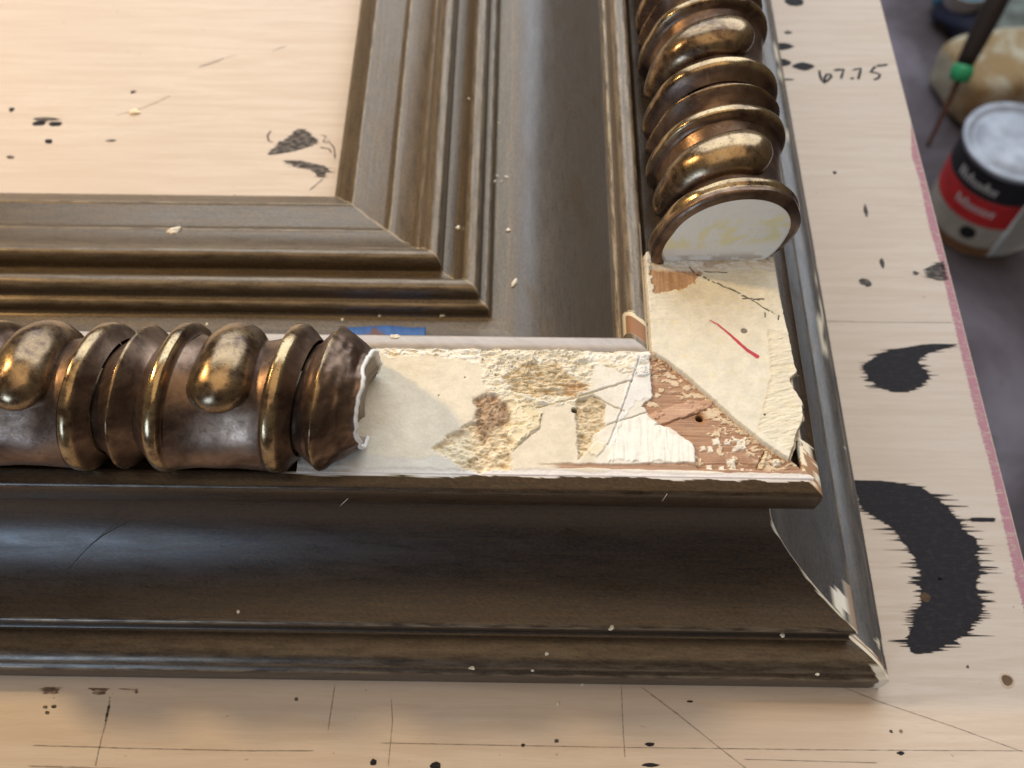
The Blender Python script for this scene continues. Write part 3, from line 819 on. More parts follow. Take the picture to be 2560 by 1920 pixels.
def stile_gesso(X, Y):
    fx = X + (fbm(X * 0.9, Y * 0.9, 103, 3) - 0.5) * 0.5; fy = Y + (fbm(X * 0.9 + 40, Y * 0.9, 104, 3) - 0.5) * 0.5
    lump = fbm(X * 0.3, Y * 0.3, 105, 4); fine = fbm(X * 1.6, Y * 1.6, 106, 4)
    Z = np.full(X.shape, SEAT + 0.95) + (lump - 0.5) * 0.35 + (fine - 0.5) * 0.05
    C = np.zeros(X.shape + (3,)); C[:] = (0.765, 0.735, 0.63); C *= (1 + (lump - 0.5) * 0.14)[..., None]
    def put(mask, col, dz=0.0):
        nonlocal C, Z
        C = C * (1 - mask[..., None]) + np.asarray(col) * mask[..., None]; Z = Z + dz * mask
    grain = fbm(X * 2.4, Y * 0.12, 107, 4)
    # bare wood patch at the top
    m = 1 - smooth(-0.2, 0.25, sdf(c3([(395, 812), (560, 815), (740, 822), (800, 900), (760, 955), (690, 1010), (560, 1030), (425, 1062)]), X + (fbm(X, Y, 110, 4) - .5) * 2.2, Y + (fbm(X + 9, Y, 111, 4) - .5) * 2.2))
    put(m, np.stack([0.47 + .3 * (grain - .5), 0.30 + .22 * (grain - .5), 0.19 + .15 * (grain - .5)], -1), -0.35)
    # grey-white sill at the foot of the cut face
    m = smooth(-76.2, -75.0, Y + (lump - 0.5) * 2.0); put(m, (0.70, 0.67, 0.62), 0.0); Z += m * (fbm(X * .5, Y * .9, 112, 4) - .4) * 0.9
    m = smooth(-75.5, -74, Y) * (fbm(X * 0.25, Y * 0.5, 113, 3) > 0.55) * smooth(112, 118, X); put(m * 0.8, (0.47, 0.38, 0.29))
    # ridge and combed band along the outer margin
    rd, t = seg_d([*c3([(1330, 1350)]), *[tuple(atz(1500 + x / 3.16, 850 + y / 3.16, SEAT + .8)[:2]) for x, y in ((1350, 130), (1352, 300), (1290, 560), (1250, 720), (1200, 760))]], X, Y)
    side = X - (133.0 - 0.04 * np.abs(Y + 110)) 
    pl = [*c3([(1330, 1350)]), *[tuple(atz(1500 + x / 3.16, 850 + y / 3.16, SEAT + .8)[:2]) for x, y in ((1350, 130), (1352, 300), (1290, 560), (1250, 720), (1700, 1000), (1800, 0))]]
    out = 1 - smooth(-0.1, 0.5, sdf(pl, fx, fy)); comb = fbm(X * 0.25 + Y * 0.35, Y * 1.6 - X * 0.5, 114, 3)
    put(out * 0.5, (0.74, 0.69, 0.55), -0.18); Z += out * (comb - 0.5) * 0.5
    put((1 - smooth(0, 0.7, rd)) * 0.30, (0.72, 0.58, 0.36))
    sw = fbm(X * 0.5 + Y * 0.15, Y * 1.5, 115, 3); up = smooth(-100, -86, Y); Z += up * (sw - .5) * 0.35
    # yellow adhesive smears
    ys = (fbm(X * 0.6, Y * 1.1, 116, 3) > 0.70) * 1.0; put(ys * 0.2, (0.76, 0.64, 0.30))
    # marker line, red stroke, dot
    br = fbm(X * 1.3, Y * 1.3, 117, 3)
    for pts, w in (([(705, 845), (760, 900), (900, 970), (1030, 1020), (1150, 1085)], 0.34), ([(1150, 1085), (1220, 1120), (1300, 1175), (1415, 1232)], 0.27), ([(1130, 1100), (1290, 1102)], 0.34), ([(820, 882), (900, 888), (1000, 890)], 0.2), ([(1413, 1232), (1410, 1262)], 0.25), ([(1300, 1205), (1305, 1240)], 0.2)):
        d, _ = seg_d(c3(pts), fx, fy); k = (1 - smooth(w * 0.6, w, d)) * smooth(0.30, 0.45, br); put(k * 0.9, (0.055, 0.055, 0.045), -0.1)
    d, t = seg_d(c3([(868, 1268), (930, 1300), (1040, 1395), (1150, 1495), (1240, 1555)]), fx * .4 + X * .6, fy * .4 + Y * .6)
    w = 0.16 + 0.48 * t; k = 1 - smooth(w * 0.8, w * 1.1, d); put(k * 0.95, (0.52, 0.035, 0.07))
    p = c3([(1138, 1352)])[0]; d = np.hypot(X - p[0], Y - p[1]); k = 1 - smooth(0.75, 0.95, d + (fine - .5) * .3); put(k * 0.9, (0.17, 0.14, 0.11), -0.25)
    p = [tuple(atz(1500 + 1302 / 3.16, 850 + 590 / 3.16, SEAT + .8)[:2])][0]; d = np.hypot(X - p[0], Y - p[1]); k = 1 - smooth(0.22, 0.35, d); put(k, (0.1, 0.08, 0.06), -0.3)
    sd = sdf(STILE_POLY, X + (fine - .5) * 0.35, Y + (fbm(X * 1.6 + 3, Y * 1.6, 118, 3) - .5) * 0.35)
    edge = smooth(-0.45, 0.05, sd); Z = Z - edge * 1.9
    put(edge * 0.75, (0.55, 0.44, 0.30))
    return Z, C, sd < 0.25


g2 = relief("gesso_slab", 100.5, 141.5, -141.5, -69.5, 0.14, stile_gesso, stile)
g2["label"] = "smooth cream gesso slab with a red stroke and black marker line, cut on the mitre"

# ------------------------------------------------------------------ loose things on the frame
def chip(name, p, size, mat, label, cat="chip", group=None, seed=0, rot=0.0):
    r = np.random.default_rng(seed)
    bm = bmesh.new(); bmesh.ops.create_icosphere(bm, subdivisions=2, radius=1.0)
    ca, sa = math.cos(rot), math.sin(rot)
    ph = r.uniform(0, 6, 6)
    for v in bm.verts:
        x, y, z = v.co
        k = 1 + 0.22 * math.sin(3 * x + ph[0]) + 0.18 * math.sin(4 * y + ph[1] + z) + 0.12 * math.sin(6 * z + 5 * x + ph[2])
        x, y, z = x * size[0] * k * 1.3, y * size[1] * k * 1.3, max(-0.55, z) * size[2] * k * 1.2
        v.co = ((x * ca - y * sa) * MM, (x * sa + y * ca) * MM, (z + size[2] * 0.5) * MM)
    me = bpy.data.meshes.new(name); bm.to_mesh(me); bm.free(); me.materials.append(mat)
    o = bpy.data.objects.new(name, me); COL.objects.link(o); o.location = Vector(np.asarray(p) * MM)
    return tag(o, label, cat, group)


K = 2560 / 2212.0
def on(x, y, mem): return hit(x * K, y * K, mem)
chip("plaster_chip", on(379, 499, 'rail'), (2.0, 0.85, 0.7), M_CHIP, "largest white plaster chip, lying on the inner slope of the front rail", seed=1, rot=0.5)
chip("plaster_chip", on(1111, 612, 'stile'), (0.7, 1.5, 0.5), M_CHIP, "oval white plaster chip on the cove of the side rail near the inner corner", seed=2, rot=-0.4)
chip("plaster_chip", on(989, 493, 'stile'), (0.75, 0.65, 0.5), M_CHIP, "round white crumb on the side rail's inner step, above the mitre", seed=3)
chip("plaster_chip", on(1019, 1443, 'rail'), (0.6, 0.5, 0.5), M_CHIP, "white plaster crumb on the base moulding of the front rail", seed=4)
chip("plaster_chip", on(853, 728, 'rail'), (0.9, 0.5, 0.4), M_CHIP, "white crumb lying on the blue tape", seed=5)
chip("plaster_chip", D(293, 243), (1.5, 1.3, 0.6), M_CHIPC, "triangular cream chip on the plywood inside the frame", seed=6)
for k, (x, y, m, lab, g) in enumerate([
    (820, 683, 'rail', "white crumb on the cove floor behind the front ornament, third from the left", "crumbs on the front cove floor"),
    (955, 682, 'rail', "white crumb on the cove floor behind the front ornament, rightmost", "crumbs on the front cove floor"),
    (740, 691, 'rail', "white crumb on the cove floor behind the front ornament, second from the left", "crumbs on the front cove floor"),
    (447, 700, 'rail', "white crumb on the cove floor behind the front ornament, leftmost", "crumbs on the front cove floor"),
    (1013, 213, 'stile', "topmost white speck on the side rail, on its inner step", "specks on the side rail mouldings"),
    (1077, 266, 'stile', "lone white speck on the side rail above the cluster of specks", "specks on the side rail mouldings"),
    (1073, 380, 'stile', "upper left speck of the four-speck cluster on the side rail", "specks on the side rail mouldings"),
    (1083, 392, 'stile', "lower right speck of the four-speck cluster on the side rail", "specks on the side rail mouldings"),
    (1094, 383, 'stile', "rightmost speck of the four-speck cluster on the side rail", "specks on the side rail mouldings"),
    (1068, 393, 'stile', "lower left speck of the four-speck cluster on the side rail", "specks on the side rail mouldings"),
    (1098, 498, 'stile', "white speck on the side rail's cove just below the cluster", "specks on the side rail mouldings"),
    (1320, 1357, 'rail', "white fleck on the front cove's lower arris, left of the corner", "flecks on the front mouldings"),
    (1150, 1448, 'rail', "white fleck on the front base moulding, right of the round crumb", "flecks on the front mouldings"),
    (1180, 1412, 'rail', "white fleck on the front base moulding, highest of the base flecks", "flecks on the front mouldings"),
    (515, 1322, 'rail', "leftmost white fleck on the front rail, low in the big cove", "flecks on the front mouldings"),
    (1690, 1372, 'rail', "white fleck on the front rail's groove near the corner", "flecks on the front mouldings"),
    (1765, 1456, 'rail', "rightmost white fleck on the front base moulding", "flecks on the front mouldings"),
]):
    sz = 0.28 + 0.28 * random.random()
    chip("plaster_crumb", on(x, y, m), (sz * 1.3, sz, sz * 0.7), M_CHIP, lab, "crumb", g, 20 + k, random.random() * 3)
for k, (x, y, lab) in enumerate([(506, 421, "tiny pale crumb on the plywood against the frame's inner lip"), (1205, 1520, "tiny pale crumb on the plywood in front, farther from the frame"), (1258, 1478, "tiny pale crumb on the plywood close against the front base moulding")]):
    p = D(x, y); chip("plaster_crumb", p, (0.35, 0.3, 0.25), M_CHIP, lab, "crumb", "crumbs on the plywood", 60 + k)


def tube(name, P, r, mat, nseg=6, taper=True):
    P = np.asarray(P, float); n = len(P); V = []
    for i in range(n):
        d = P[min(n - 1, i + 1)] - P[max(0, i - 1)]; d /= np.linalg.norm(d)
        a = np.cross(d, (0.1, 0.2, 1.0)); a /= np.linalg.norm(a); b = np.cross(d, a)
        rr = r * (0.4 + 0.6 * math.sin(math.pi * (i + 0.5) / n) ** 0.5) if taper else r
        for j in range(nseg):
            t = 2 * math.pi * j / nseg; V.append(P[i] + rr * (math.cos(t) * a + math.sin(t) * b))
    F = [(i * nseg + j, i * nseg + (j + 1) % nseg, (i + 1) * nseg + (j + 1) % nseg, (i + 1) * nseg + j) for i in range(n - 1) for j in range(nseg)]
    F += [tuple(range(nseg)), tuple((n - 1) * nseg + j for j in range(nseg))]
    o = link(name, V, F, mat); fix_normals(o); return o


M_HAIR = plain("hair", (0.015, 0.012, 0.012), 0.4); M_FIB = plain("pale_fibre", (0.55, 0.52, 0.48), 0.6)
hp = [(150, 1228), (165, 1210), (182, 1192), (200, 1174), (222, 1157), (248, 1142), (270, 1131), (292, 1122)]
tag(tube("hair", [on(x, y, 'rail') + (0, -0.12, 0.18) for x, y in hp], 0.13, M_HAIR), "dark curved hair stuck to the front rail's large cove", "hair")
for x0, y0, x1, y1, lab in ((1430, 1082, 1441, 1066, "short pale fibre on the front lip below the gesso"), (735, 1092, 752, 1076, "short pale fibre on the front lip below the broken disc")):
    tag(tube("fibre", [on(x0 + (x1 - x0) * t, y0 + (y1 - y0) * t, 'rail') + (0, -0.15, 0.15) for t in (0, .33, .66, 1)], 0.10, M_FIB), lab, "fibre")

# blue tape on the back slope of the front cove
def tape():
    V = []; C = []; nx, nu = 40, 12
    xa = hit(697 * K, 728 * K, 'rail')[0]; xb = hit(915 * K, 722 * K, 'rail')[0]
    for i in range(nx):
        for j in range(nu):
            t = i / (nx - 1); w = j / (nu - 1)
            u = 62.4 + w * 22 + 1.2 * (1 - t) ** 6 * (1 - w) + 0.25 * math.sin(9 * t)
            x = xa - 7.0 + (xb - xa + 7.5) * t + 0.6 * math.sin(w * 2)
            zz = z_of(u) + 0.16 + 0.12 * math.sin(t * 13 + w * 4)
            V.append((x, -u, zz))
            br = 1.0 if abs(t - 0.45) < 0.11 * min(1.0, max(0.0, (u - 63.4) / 2.5)) and u > 63.4 else 0.0
            c = np.array((0.06, 0.15, 0.42)) * (0.85 + 0.3 * random.random())
            C.append((*((0.17, 0.10, 0.09) if br else c), 1))
    F = [(i * nu + j, i * nu + j + 1, (i + 1) * nu + j + 1, (i + 1) * nu + j) for i in range(nx - 1) for j in range(nu - 1)]
    o = link("masking_tape", V, F, m_vcol("blue_tape", 0.6, 0.1, 0.2), colors=C)
    md = o.modifiers.new("thickness", 'SOLIDIFY'); md.thickness = 0.00012
    tag(o, "strip of blue masking tape in the cove behind the bare gesso", "tape")
tape()

# ------------------------------------------------------------------ marks on the plywood
MARK_Z = 0.05
def rows_mark(name, rows, mat, z=MARK_Z, spike=0.0, step=0.13, seed=0, soft=1.3, ramp_ends=True, label=None):
    """rows: (y, x_left, x_right) in photo display pixels down the mark; edges bleed along the grain"""
    r = np.random.default_rng(seed)
    Rw = []
    for y, xl, xr in rows:
        a = D(xl, y); b = D(xr, y); Rw.append((a[1], a[0], b[0]))
    Rw = np.array(Rw)[::-1]
    ys = np.arange(Rw[0, 0], Rw[-1, 0], step)
    L = np.interp(ys, Rw[:, 0], Rw[:, 1]); Rr = np.interp(ys, Rw[:, 0], Rw[:, 2])
    if spike:
        def spk(k):
            base = vn(ys * 0.35, np.full_like(ys, k), seed) * 1.6 + vn(ys * 1.3, np.full_like(ys, k + 5.), seed + 1) * 0.7
            span = ys[-1] - ys[0]
            for _ in range(int(span * 3.2)):
                c_, h_, l_ = r.uniform(ys[0], ys[-1]), r.uniform(0.14, 0.5), min(9.0, r.exponential(2.4))
                base = np.maximum(base, base * 0.6 + l_ * np.clip(1 - np.abs(ys - c_) / h_, 0, 1) ** 1.4)
            return base * spike
        wid = np.clip((Rr - L) / 6.0, 0.25, 1)
        L = L - spk(1.0) * wid + 1.0 * spike; Rr = Rr + spk(2.0) * wid - 1.0 * spike
    Rr = np.minimum(Rr, EDGE_X - 0.8); Rr = np.maximum(Rr, L + 0.05)
    V = []; A = []
    for i, y in enumerate(ys):
        e = min(1.0, min(i, len(ys) - 1 - i) / 2.0) if ramp_ends else 1.0
        w = Rr[i] - L[i]; s = min(soft, w * 0.4)
        for x, a in ((L[i], 0), (L[i] + s, e), (Rr[i] - s, e), (Rr[i], 0)): V.append((x, y, z)); A.append(a)
    F = [(i * 4 + j, i * 4 + j + 1, (i + 1) * 4 + j + 1, (i + 1) * 4 + j) for i in range(len(ys) - 1) for j in range(3)]
    o = link(name, V, F, mat, table, attrs=dict(thin=A))
    if label: o["label"] = label
    return o


def stroke(name, pts, w, mat, z=MARK_Z, fade=0.4, disp=True):
    P = np.array([D(x, y)[:2] if disp else (x, y) for x, y in pts])
    Q = []
    for a, b in zip(P[:-1], P[1:]):
        k = max(2, int(np.hypot(*(b - a)) / 1.5)); Q += [a + (b - a) * t for t in np.linspace(0, 1, k, endpoint=False)]
    Q.append(P[-1]); Q = np.array(Q); n = len(Q); V = []; A = []
    ws = w if hasattr(w, '__len__') else (w, w)
    for i in range(n):
        d = Q[min(n - 1, i + 1)] - Q[max(0, i - 1)]; d = d / (np.hypot(*d) + 1e-9); nn = np.array([-d[1], d[0]])
        t = i / (n - 1); ww = (ws[0] + (ws[1] - ws[0]) * t) * (0.8 + 0.4 * random.random()) / 2
        e = 0.25 if i in (0, n - 1) else 0.75 + 0.25 * random.random()
        for k, a in ((-1, 0), (-0.45, e), (0.45, e), (1, 0)): V.append((*(Q[i] + nn * ww * k), z)); A.append(a)
    F = [(i * 4 + j, i * 4 + j + 1, (i + 1) * 4 + j + 1, (i + 1) * 4 + j) for i in range(n - 1) for j in range(3)]
    return link(name, V, F, mat, table, attrs=dict(thin=A))


def blot(name, x, y, rx, ry, mat, z=MARK_Z, seed=0):
    c = D(x, y); ex = D(x + rx, y)[0] - c[0]; ey = c[1] - D(x, y + ry)[1]
    V = [(c[0], c[1], z)]; A = [1.0]; n = 22
    for k, f in ((0.7, 1.0), (1.0, 0.0)):
        for i in range(n):
            t = 2 * math.pi * i / n; q = k * (0.75 + 0.5 * vn(np.array([math.cos(t) * 1.5 + seed * 3.3]), np.array([math.sin(t) * 1.5]), 70)[0])
            V.append((c[0] + ex * q * math.cos(t), c[1] + ey * q * math.sin(t), z)); A.append(f)
    F = [(0, 1 + i, 1 + (i + 1) % n) for i in range(n)] + [(1 + i, 1 + n + i, 1 + n + (i + 1) % n, 1 + (i + 1) % n) for i in range(n)]
    return link(name, V, F, mat, table, attrs=dict(thin=A))


rows_mark("ink_stain", [(742, 2015, 2075), (752, 1945, 2040), (762, 1900, 2010), (775, 1880, 1985), (790, 1862, 1990), (805, 1868, 2005), (820, 1875, 2008), (835, 1895, 1985), (848, 1930, 1962)], M_INK, spike=0.8, seed=3, label="round black ink blot on the plywood beside the frame")
rows_mark("ink_stain", [(1036, 1838, 1895), (1050, 1840, 1990), (1065, 1842, 2015), (1085, 1855, 2040), (1100, 1862, 2055), (1115, 1885, 2068), (1140, 1930, 2080), (1160, 1945, 2105), (1185, 1955, 2115), (1210, 1975, 2112), (1235, 1985, 2118), (1260, 1985, 2112), (1285, 1990, 2118), (1310, 1985, 2122), (1335, 1975, 2112), (1360, 1960, 2095), (1375, 1955, 2075), (1392, 1955, 2045), (1408, 1965, 2015), (1414, 1970, 1990)], M_INK, spike=1.0, seed=5, label="large crescent-shaped black ink stain with feathered edges")
rows_mark("ink_stain", [(1117, 2095, 2150), (1122, 2090, 2155), (1128, 2100, 2145)], M_INK, spike=0.25, seed=6)
rows_mark("ink_smudge", [(563, 2040, 2068), (575, 2005, 2072), (588, 1995, 2074), (600, 2005, 2066), (607, 2025, 2040)], M_INKG, spike=0.4, seed=7)
rows_mark("ink_smudge", [(278, 640, 660), (290, 628, 672), (302, 612, 690), (314, 596, 680), (326, 580, 640), (335, 574, 592)], M_INKG, spike=0.25, seed=8, label="dark oval ink smudge on the plywood inside the corner")
rows_mark("ink_smudge", [(345, 612, 640), (352, 615, 680), (360, 640, 706), (370, 676, 708), (384, 684, 704)], M_INKG, spike=0.6, seed=9)
stroke("ink_smudge", [(588, 280), (578, 292), (580, 304), (590, 308)], 1.0, M_INKG)
for p in ([(690, 290), (705, 295), (698, 306), (712, 310)], [(706, 300), (722, 320), (724, 345)], [(690, 318), (712, 322), (716, 332)], [(700, 385), (668, 412)]): stroke("ink_smudge", p, 0.8, M_INKG)
for i, (x, y, rx, ry, m) in enumerate([(1757, 128, 0, 0, None), (1692, 100, 26, 9, M_INK), (1690, 134, 22, 9, M_INK), (1735, 143, 28, 10, M_INK), (1717, 4, 22, 10, M_INK), (1700, 172, 18, 3, M_INKG), (1702, 70, 10, 4, M_INKG),
        (25, 237, 7, 6, M_INK), (100, 258, 30, 5, M_INKG), (120, 268, 16, 6, M_INK), (85, 266, 16, 7, M_INK), (105, 306, 10, 6, M_INK), (240, 304, 14, 4, M_INKG), (22, 340, 10, 4, M_INKG), (290, 198, 5, 4, M_INKG), (285, 199, 4, 4, M_INKG),
        (1803, 373, 5, 4, M_INK), (1870, 455, 5, 16, M_INKG), (1905, 568, 5, 14, M_INKG), (1870, 610, 14, 10, M_INKG), (1978, 590, 8, 5, M_INKG), (1470, 1660 / 1.0, 0, 0, None), (1404, 1608, 12, 5, M_INK), (1945, 1627, 10, 5, M_INK), (806, 1647, 9, 8, M_INK), (1202, 1600, 6, 5, M_INKG), (1490, 1515, 8, 3, M_INK), (1130, 1610, 5, 4, M_INK), (640, 1510, 5, 4, M_INKG), (1405, 1652, 20, 5, M_INK), (940, 1655, 14, 10, M_INK), (1946, 1580, 5, 5, M_INKG), (2090, 1440, 4, 4, M_INKG), (2030, 1250, 6, 4, M_INKG), (1925, 1580, 4, 4, M_INKG)]):
    if m: blot("ink_spot", x, y, rx, ry, m, seed=i)
for p, w in (([(425, 147), (455, 137), (485, 126)], 1.4), ([(485, 126), (510, 119)], 0.6), ([(588, 110), (622, 98)], 0.8), ([(248, 250), (290, 240), (330, 225), (370, 206)], 0.9),
             ([(238, 1505), (232, 1550), (218, 1600), (205, 1659)], 0.6), ([(724, 1475), (716, 1530), (708, 1582)], 0.45), ([(845, 1505), (848, 1560), (838, 1659)], 0.4), ([(1342, 1478), (1345, 1560), (1350, 1640)], 0.4),
             ([(1380, 1480), (1460, 1540), (1560, 1620), (1650, 1690)], 0.5), ([(1805, 1478), (1900, 1516), (2060, 1570), (2212, 1625)], 0.4), ([(60, 1655), (240, 1660), (480, 1672)], 0.6), ([(70, 1610), (300, 1617), (540, 1622), (680, 1622)], 0.5),
             ([(820, 1605), (1300, 1614), (1800, 1620), (2212, 1622)], 0.4), ([(1770, 694), (1900, 696), (2060, 697)], 0.5), ([(1600, 1640), (1900, 1648)], 0.4)):
    stroke("pencil_line", p, w, M_PENCIL)
rows_mark("brown_stain", [(1482, 88, 134), (1490, 88, 132), (1500, 92, 122)], M_BROWN, spike=0.3, seed=12)
rows_mark("brown_stain", [(1484, 190, 240), (1492, 195, 236), (1502, 198, 225)], M_BROWN, spike=0.3, seed=13)
rows_mark("brown_stain", [(1486, 240, 305), (1492, 285, 303), (1500, 290, 298)], M_BROWN, spike=0.3, seed=14)
for x, y in ((98, 1528), (116, 1526), (102, 1540)): blot("ink_spot", x, y, 6, 5, M_INKG, seed=x)
rows_mark("ink_spot", [(1522, 232, 240), (1535, 229, 238), (1548, 226, 234), (1560, 225, 230)], M_INKG, seed=15)
# handwritten 67.75
def c5(pts): return [((1960 + x / 2.212) / K, (y / 2.212) / K) for x, y in pts]
num = [[(196, 388), (198, 415), (206, 440), (222, 458), (240, 446), (262, 425), (256, 412), (236, 412), (224, 432), (222, 456)],
       [(270, 388), (330, 384), (322, 412), (312, 440)], [(372, 428), (376, 434), (380, 440)], [(372, 388), (424, 378), (418, 412), (408, 440)],
       [(508, 366), (490, 384), (476, 400), (505, 402), (530, 412), (524, 432), (492, 442)], [(504, 366), (540, 362), (580, 358)]]
for k, p in enumerate(num):
    o = stroke("handwritten_digit", c5(p), 1.5 if k != 2 else 2.2, M_INK, z=0.08)
# pink paint along the edge of the board
V = []; A = []
ysp = np.linspace(D(1985, 265)[1], -300, 60)
for i, y in enumerate(ysp):
    w = 2.6 + 2.2 * vn(np.array([y * 0.05]), np.array([1.]), 8)[0]; w *= min(1, i / 3)
    for x, a in ((EDGE_X - 0.5 - w, 0), (EDGE_X - 0.5 - w * 0.6, 0.9), (EDGE_X - 0.45, 1.0)): V.append((x, y, MARK_Z)); A.append(a)
link("pink_edge_paint", V, [(i * 3 + j, i * 3 + j + 1, (i + 1) * 3 + j + 1, (i + 1) * 3 + j) for i in range(59) for j in range(2)], M_PINK, table, attrs=dict(thin=A))
# screw holes: a countersunk dimple with a raised pale burr
def screw_hole(x, y, r):
    c = D(x, y); n = 28; V = []; F = []
    prof = [(1.45, 0.06), (1.15, 0.2), (0.95, 0.12), (0.6, 0.07), (0.0, 0.06)]; C = []
    for k, z in prof:
        for i in range(n):
            t = 2 * math.pi * i / n; j = 1 + 0.05 * math.sin(3 * t + x)
            V.append((c[0] + r * k * j * math.cos(t), c[1] + r * k * j * math.sin(t), z)); C.append((0.56, 0.43, 0.32, 1) if k > 0.96 else (0.14, 0.09, 0.055, 1))
    F = [(a * n + i, a * n + (i + 1) % n, (a + 1) * n + (i + 1) % n, (a + 1) * n + i) for a in range(4) for i in range(n)]
    o = link("screw_hole", V, F, m_vcol("screw_hole_wood"), table, colors=C); fix_normals(o)
screw_hole(2175, 1470, 1.5); blot("screw_hole", 1998, 1290, 14, 12, m_ink("bare_wood_hole", (0.10, 0.06, 0.03), 0.95, 0.2), z=0.1, seed=3)

# ------------------------------------------------------------------ things on the floor below the board
def lathe(name, prof, mat, parent, n=64, cap=True):
    V = []; F = []
    for r, z in prof:
        for i in range(n): t = 2 * math.pi * i / n; V.append((r * math.cos(t), r * math.sin(t), z))
    for a in range(len(prof) - 1):
        for i in range(n): F.append((a * n + i, a * n + (i + 1) % n, (a + 1) * n + (i + 1) % n, (a + 1) * n + i))
    o = link(name, V, F, mat, parent); fix_normals(o); return o


M_TIN = plain("tinplate", (0.42, 0.46, 0.54), 0.6, 0.2, 0.25, 45); M_BLK = plain("black_label", (0.012, 0.012, 0.015), 0.45)
M_RED = plain("red_label", (0.68, 0.03, 0.03), 0.45, 0, 0.15, 80); M_CRM = plain("cream_label", (0.52, 0.49, 0.42), 0.5, 0, 0.12, 60)
M_ORG = plain("brown_band", (0.26, 0.13, 0.06), 0.5, 0, 0.2, 60); M_WHT = plain("white_print", (0.72, 0.72, 0.74), 0.5)
LID_Z = FLOOR_Z + 122
lc = atz(2549, 352, LID_Z)
can = empty("paint_can", (lc[0], lc[1], FLOOR_Z))
tag(can, "small paint can with black and red label on the floor beyond the board", "paint can")
RC = 54.0
lathe("can_body", [(0, 0.5), (RC - 1, 0.5), (RC, 2), (RC, 117), (RC - 0.5, 119), (RC + 1.2, 119.5), (RC + 1.4, 121.5), (RC - 2, 122)], M_TIN, can)
lathe("lid", [(RC - 2, 121.8), (RC - 6, 121.8), (RC - 6.6, 117.5), (RC - 12, 117.2), (RC - 12.6, 119.2), (20, 119.2), (0, 119.2)], M_TIN, can)
def band(name, z0, z1, mat): return lathe(name, [(RC + 0.3, z0), (RC + 0.35, z1)], mat, can)
band("black_band", 84, 116, M_BLK); lb = band("red_band", 48, 83.5, M_RED); cb = band("cream_band", 17, 47.5, M_CRM); band("brown_band", 2.5, 16.5, M_ORG)


def on_can(name, quads, mat, parent, r=RC + 0.7):
    V = []; F = []
    for (a0, a1, z0, z1) in quads:
        k = 6; b = len(V)
        for i in range(k + 1):
            a = math.radians(a0 + (a1 - a0) * i / k)
            V.append((r * math.cos(a), r * math.sin(a), z0)); V.append((r * math.cos(a), r * math.sin(a), z1))
        F += [(b + 2 * i, b + 2 * i + 2, b + 2 * i + 3, b + 2 * i + 1) for i in range(k)]
    return link(name, V, F, mat, parent)


# blurred, unreadable lettering: upright strokes of different height
q = []; a = 196.0
while a < 246: q.append((a, a + 2.6, 92, 100 + random.choice((0, 0, 5)))); q.append((a + 2.6, a + 4.0, 98, 100)); a += 5.0
on_can("white_lettering", q, M_WHT, can)
q = []; a = 208.0
while a < 252: q.append((a, a + 2.8, 63, 71 + random.choice((0, 0, 4)))); q.append((a + 2.8, a + 4, 69, 71)); a += 5.2
on_can("white_lettering", q, M_WHT, can)
V = [((RC + 0.8) * math.cos(math.radians(238 + 9 * math.cos(t))), (RC + 0.8) * math.sin(math.radians(238 + 9 * math.cos(t))), 34 + 9 * math.sin(t)) for t in np.linspace(0, 2 * math.pi, 24, endpoint=False)]
link("black_dot", V, [tuple(range(24))], M_BLK, can)

# folded pale sheet leaning in front of the can
def poly_slab(name, pts, thick, mat, label, cat, parent=None):
    P = np.array(pts, float); n = len(P); nrm = np.cross(P[1] - P[0], P[2] - P[0]); nrm /= np.linalg.norm(nrm)
    V = np.concatenate([P, P - nrm * thick]); F = [tuple(range(n)), tuple(range(2 * n - 1, n - 1, -1))] + [(i, n + i, n + (i + 1) % n, (i + 1) % n) for i in range(n)]
    o = link(name, V, F, mat, parent, smooth_sh=False); fix_normals(o)
    if label: tag(o, label, cat)
    return o


def A(x, y, z): return D(x, y, z)
z0 = FLOOR_Z + 2
poly_slab("card_sheet", [A(2136, 553, z0 + 100), A(2170, 551, z0 + 95), A(2230, 530, z0 + 90), A(2330, 470, z0 + 90), A(2330, 330, z0 + 190), A(2222, 440, z0 + 165), A(2175, 508, z0 + 130)], 3, plain("pale_card", (0.42, 0.46, 0.47), 0.7, 0, 0.06, 20), "pale grey card leaning in front of the paint can", "card")
# paintbrush: dark handle, green collar, thin rusty rod
p0 = A(2185, -60, FLOOR_Z + 190); p1 = A(2083, 140, FLOOR_Z + 110); p2 = A(2070, 176, FLOOR_Z + 96); p3 = A(2003, 318, FLOOR_Z + 30)
rod = empty("long_handled_tool", (p3[0], p3[1], FLOOR_Z))
tag(rod, "dark handled tool with green collar and thin rusty shaft", "tool")
def seg_tube(name, a, b, r0, r1, mat, n=12, bulge=0.0):
    a = np.array(a); b = np.array(b); P = [a + (b - a) * t for t in np.linspace(0, 1, 9)]
    d = (b - a) / np.linalg.norm(b - a); x = np.cross(d, (0, 0, 1.0)); x /= np.linalg.norm(x); y = np.cross(d, x); V = []
    for i, p in enumerate(P):
        t = i / 8; r = r0 + (r1 - r0) * t + bulge * math.sin(math.pi * t)
        for j in range(n): w = 2 * math.pi * j / n; V.append(p + r * (math.cos(w) * x + math.sin(w) * y) - np.array([p3[0], p3[1], FLOOR_Z]))
    F = [(i * n + j, i * n + (j + 1) % n, (i + 1) * n + (j + 1) % n, (i + 1) * n + j) for i in range(8) for j in range(n)] + [tuple(range(n)), tuple(8 * n + j for j in range(n))]
    o = link(name, V, F, mat, rod); fix_normals(o)
seg_tube("handle", p0, p1, 11, 9, plain("dark_handle", (0.025, 0.017, 0.015), 0.5), bulge=1.5)
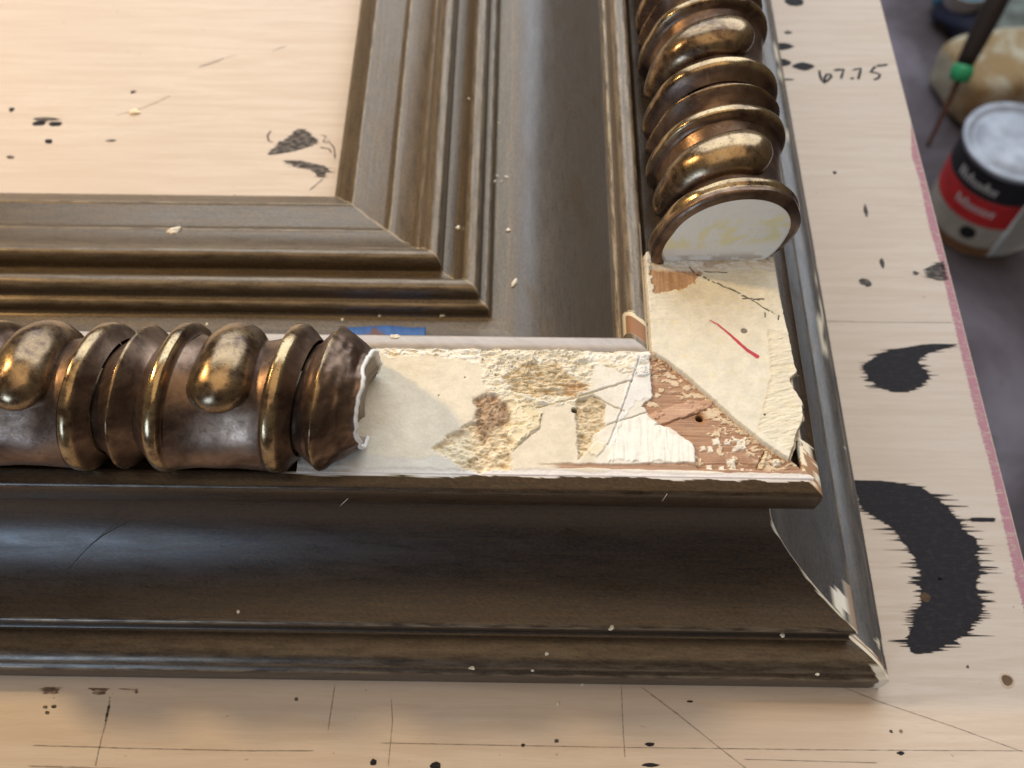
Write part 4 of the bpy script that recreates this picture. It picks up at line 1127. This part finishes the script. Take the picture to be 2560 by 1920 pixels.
seg_tube("collar", p1, p2, 10.5, 9.5, plain("green_collar", (0.03, 0.34, 0.14), 0.45), bulge=2.0)
seg_tube("shaft", p2, p3, 3.2, 2.2, plain("rusty_shaft", (0.10, 0.045, 0.03), 0.6))


def soft_lump(name, c, size, rot, mat, label, cat, seed, box=0.0, amp=1.0):
    r = np.random.default_rng(seed); ph = r.uniform(0, 6, 8)
    bm = bmesh.new(); bmesh.ops.create_cube(bm, size=2.0); bmesh.ops.subdivide_edges(bm, edges=bm.edges[:], cuts=11, use_grid_fill=True)
    for v in bm.verts:
        p = np.array(v.co); q = p / (np.sum(np.abs(p) ** 6) ** (1 / 6.0)); s = p / (np.linalg.norm(p) + 1e-9)
        p = q * box + s * (1 - box)
        k = 1 + amp * 0.08 * math.sin(3 * p[0] + ph[0]) * math.sin(4 * p[1] + ph[1]) + amp * 0.05 * math.sin(7 * p[1] + ph[2] + 5 * p[2]) + amp * 0.04 * math.sin(9 * p[0] + ph[3])
        p = p * np.array(size) * k; v.co = Vector(p * MM)
    me = bpy.data.meshes.new(name); bm.to_mesh(me); bm.free(); me.materials.append(mat); me.polygons.foreach_set("use_smooth", np.ones(len(me.polygons), bool))
    o = bpy.data.objects.new(name, me); COL.objects.link(o); o.location = Vector((c[0] * MM, c[1] * MM, (FLOOR_Z + size[2] * 0.98) * MM)); o.rotation_euler = (0, 0, rot)
    return tag(o, label, cat)


def F_(x, y, h=0): return D(x, y, FLOOR_Z + h)
def m_sponge():
    q_ = NT("stained_sponge"); v = q_.coord("Object"); a_ = q_.noise(v, 16, 4, 0.6, 0.5); b_ = q_.noise(v, 200, 3)
    c_ = q_.mix(q_.ramp(a_, 0.42, 0.58), (0.30, 0.205, 0.10), (0.46, 0.43, 0.33)); q_.bump(b_, 0.5, 0.002)
    return q_.P(Base_Color=c_, Roughness=0.9)
soft_lump("sponge", F_(2150, 165, 35), (62, 50, 36), 0.25, m_sponge(), "stained yellow sponge behind the paint can", "sponge", 1, 0.9, 0.3)
soft_lump("rag", F_(2205, 62, 20), (70, 42, 26), -0.2, plain("grey_green_rag", (0.16, 0.19, 0.18), 0.95, 0, 0.4, 25), "crumpled grey-green rag behind the sponge", "rag", 2, 0.35)
soft_lump("rag", F_(2120, 55, 15), (44, 58, 20), 0.5, plain("navy_rag", (0.010, 0.013, 0.035), 0.95, 0, 0.3, 25), "dark navy rag beside the green collar", "rag", 3, 0.4)
soft_lump("rag", F_(2085, 4, 20), (40, 30, 26), 0.3, plain("teal_rag", (0.03, 0.16, 0.24), 0.9, 0, 0.5, 22), "small teal rag at the top edge", "rag", 4, 0.3)
cup = empty("paper_cup", F_(2058, 50)); tag(cup, "pale plastic cup with brown foot near the board's far edge", "cup")
lathe("cup_wall", [(0, 1), (20, 1), (21, 6), (26, 52), (27, 54), (25.4, 54), (20, 6), (0, 5)], plain("pale_plastic", (0.40, 0.38, 0.39), 0.5, 0, 0.1, 40), cup, 40)
lathe("cup_foot", [(0, 0), (21.5, 0), (21.8, 12), (21.2, 12)], plain("brown_residue", (0.22, 0.13, 0.05), 0.7, 0, 0.3, 60), cup, 40)
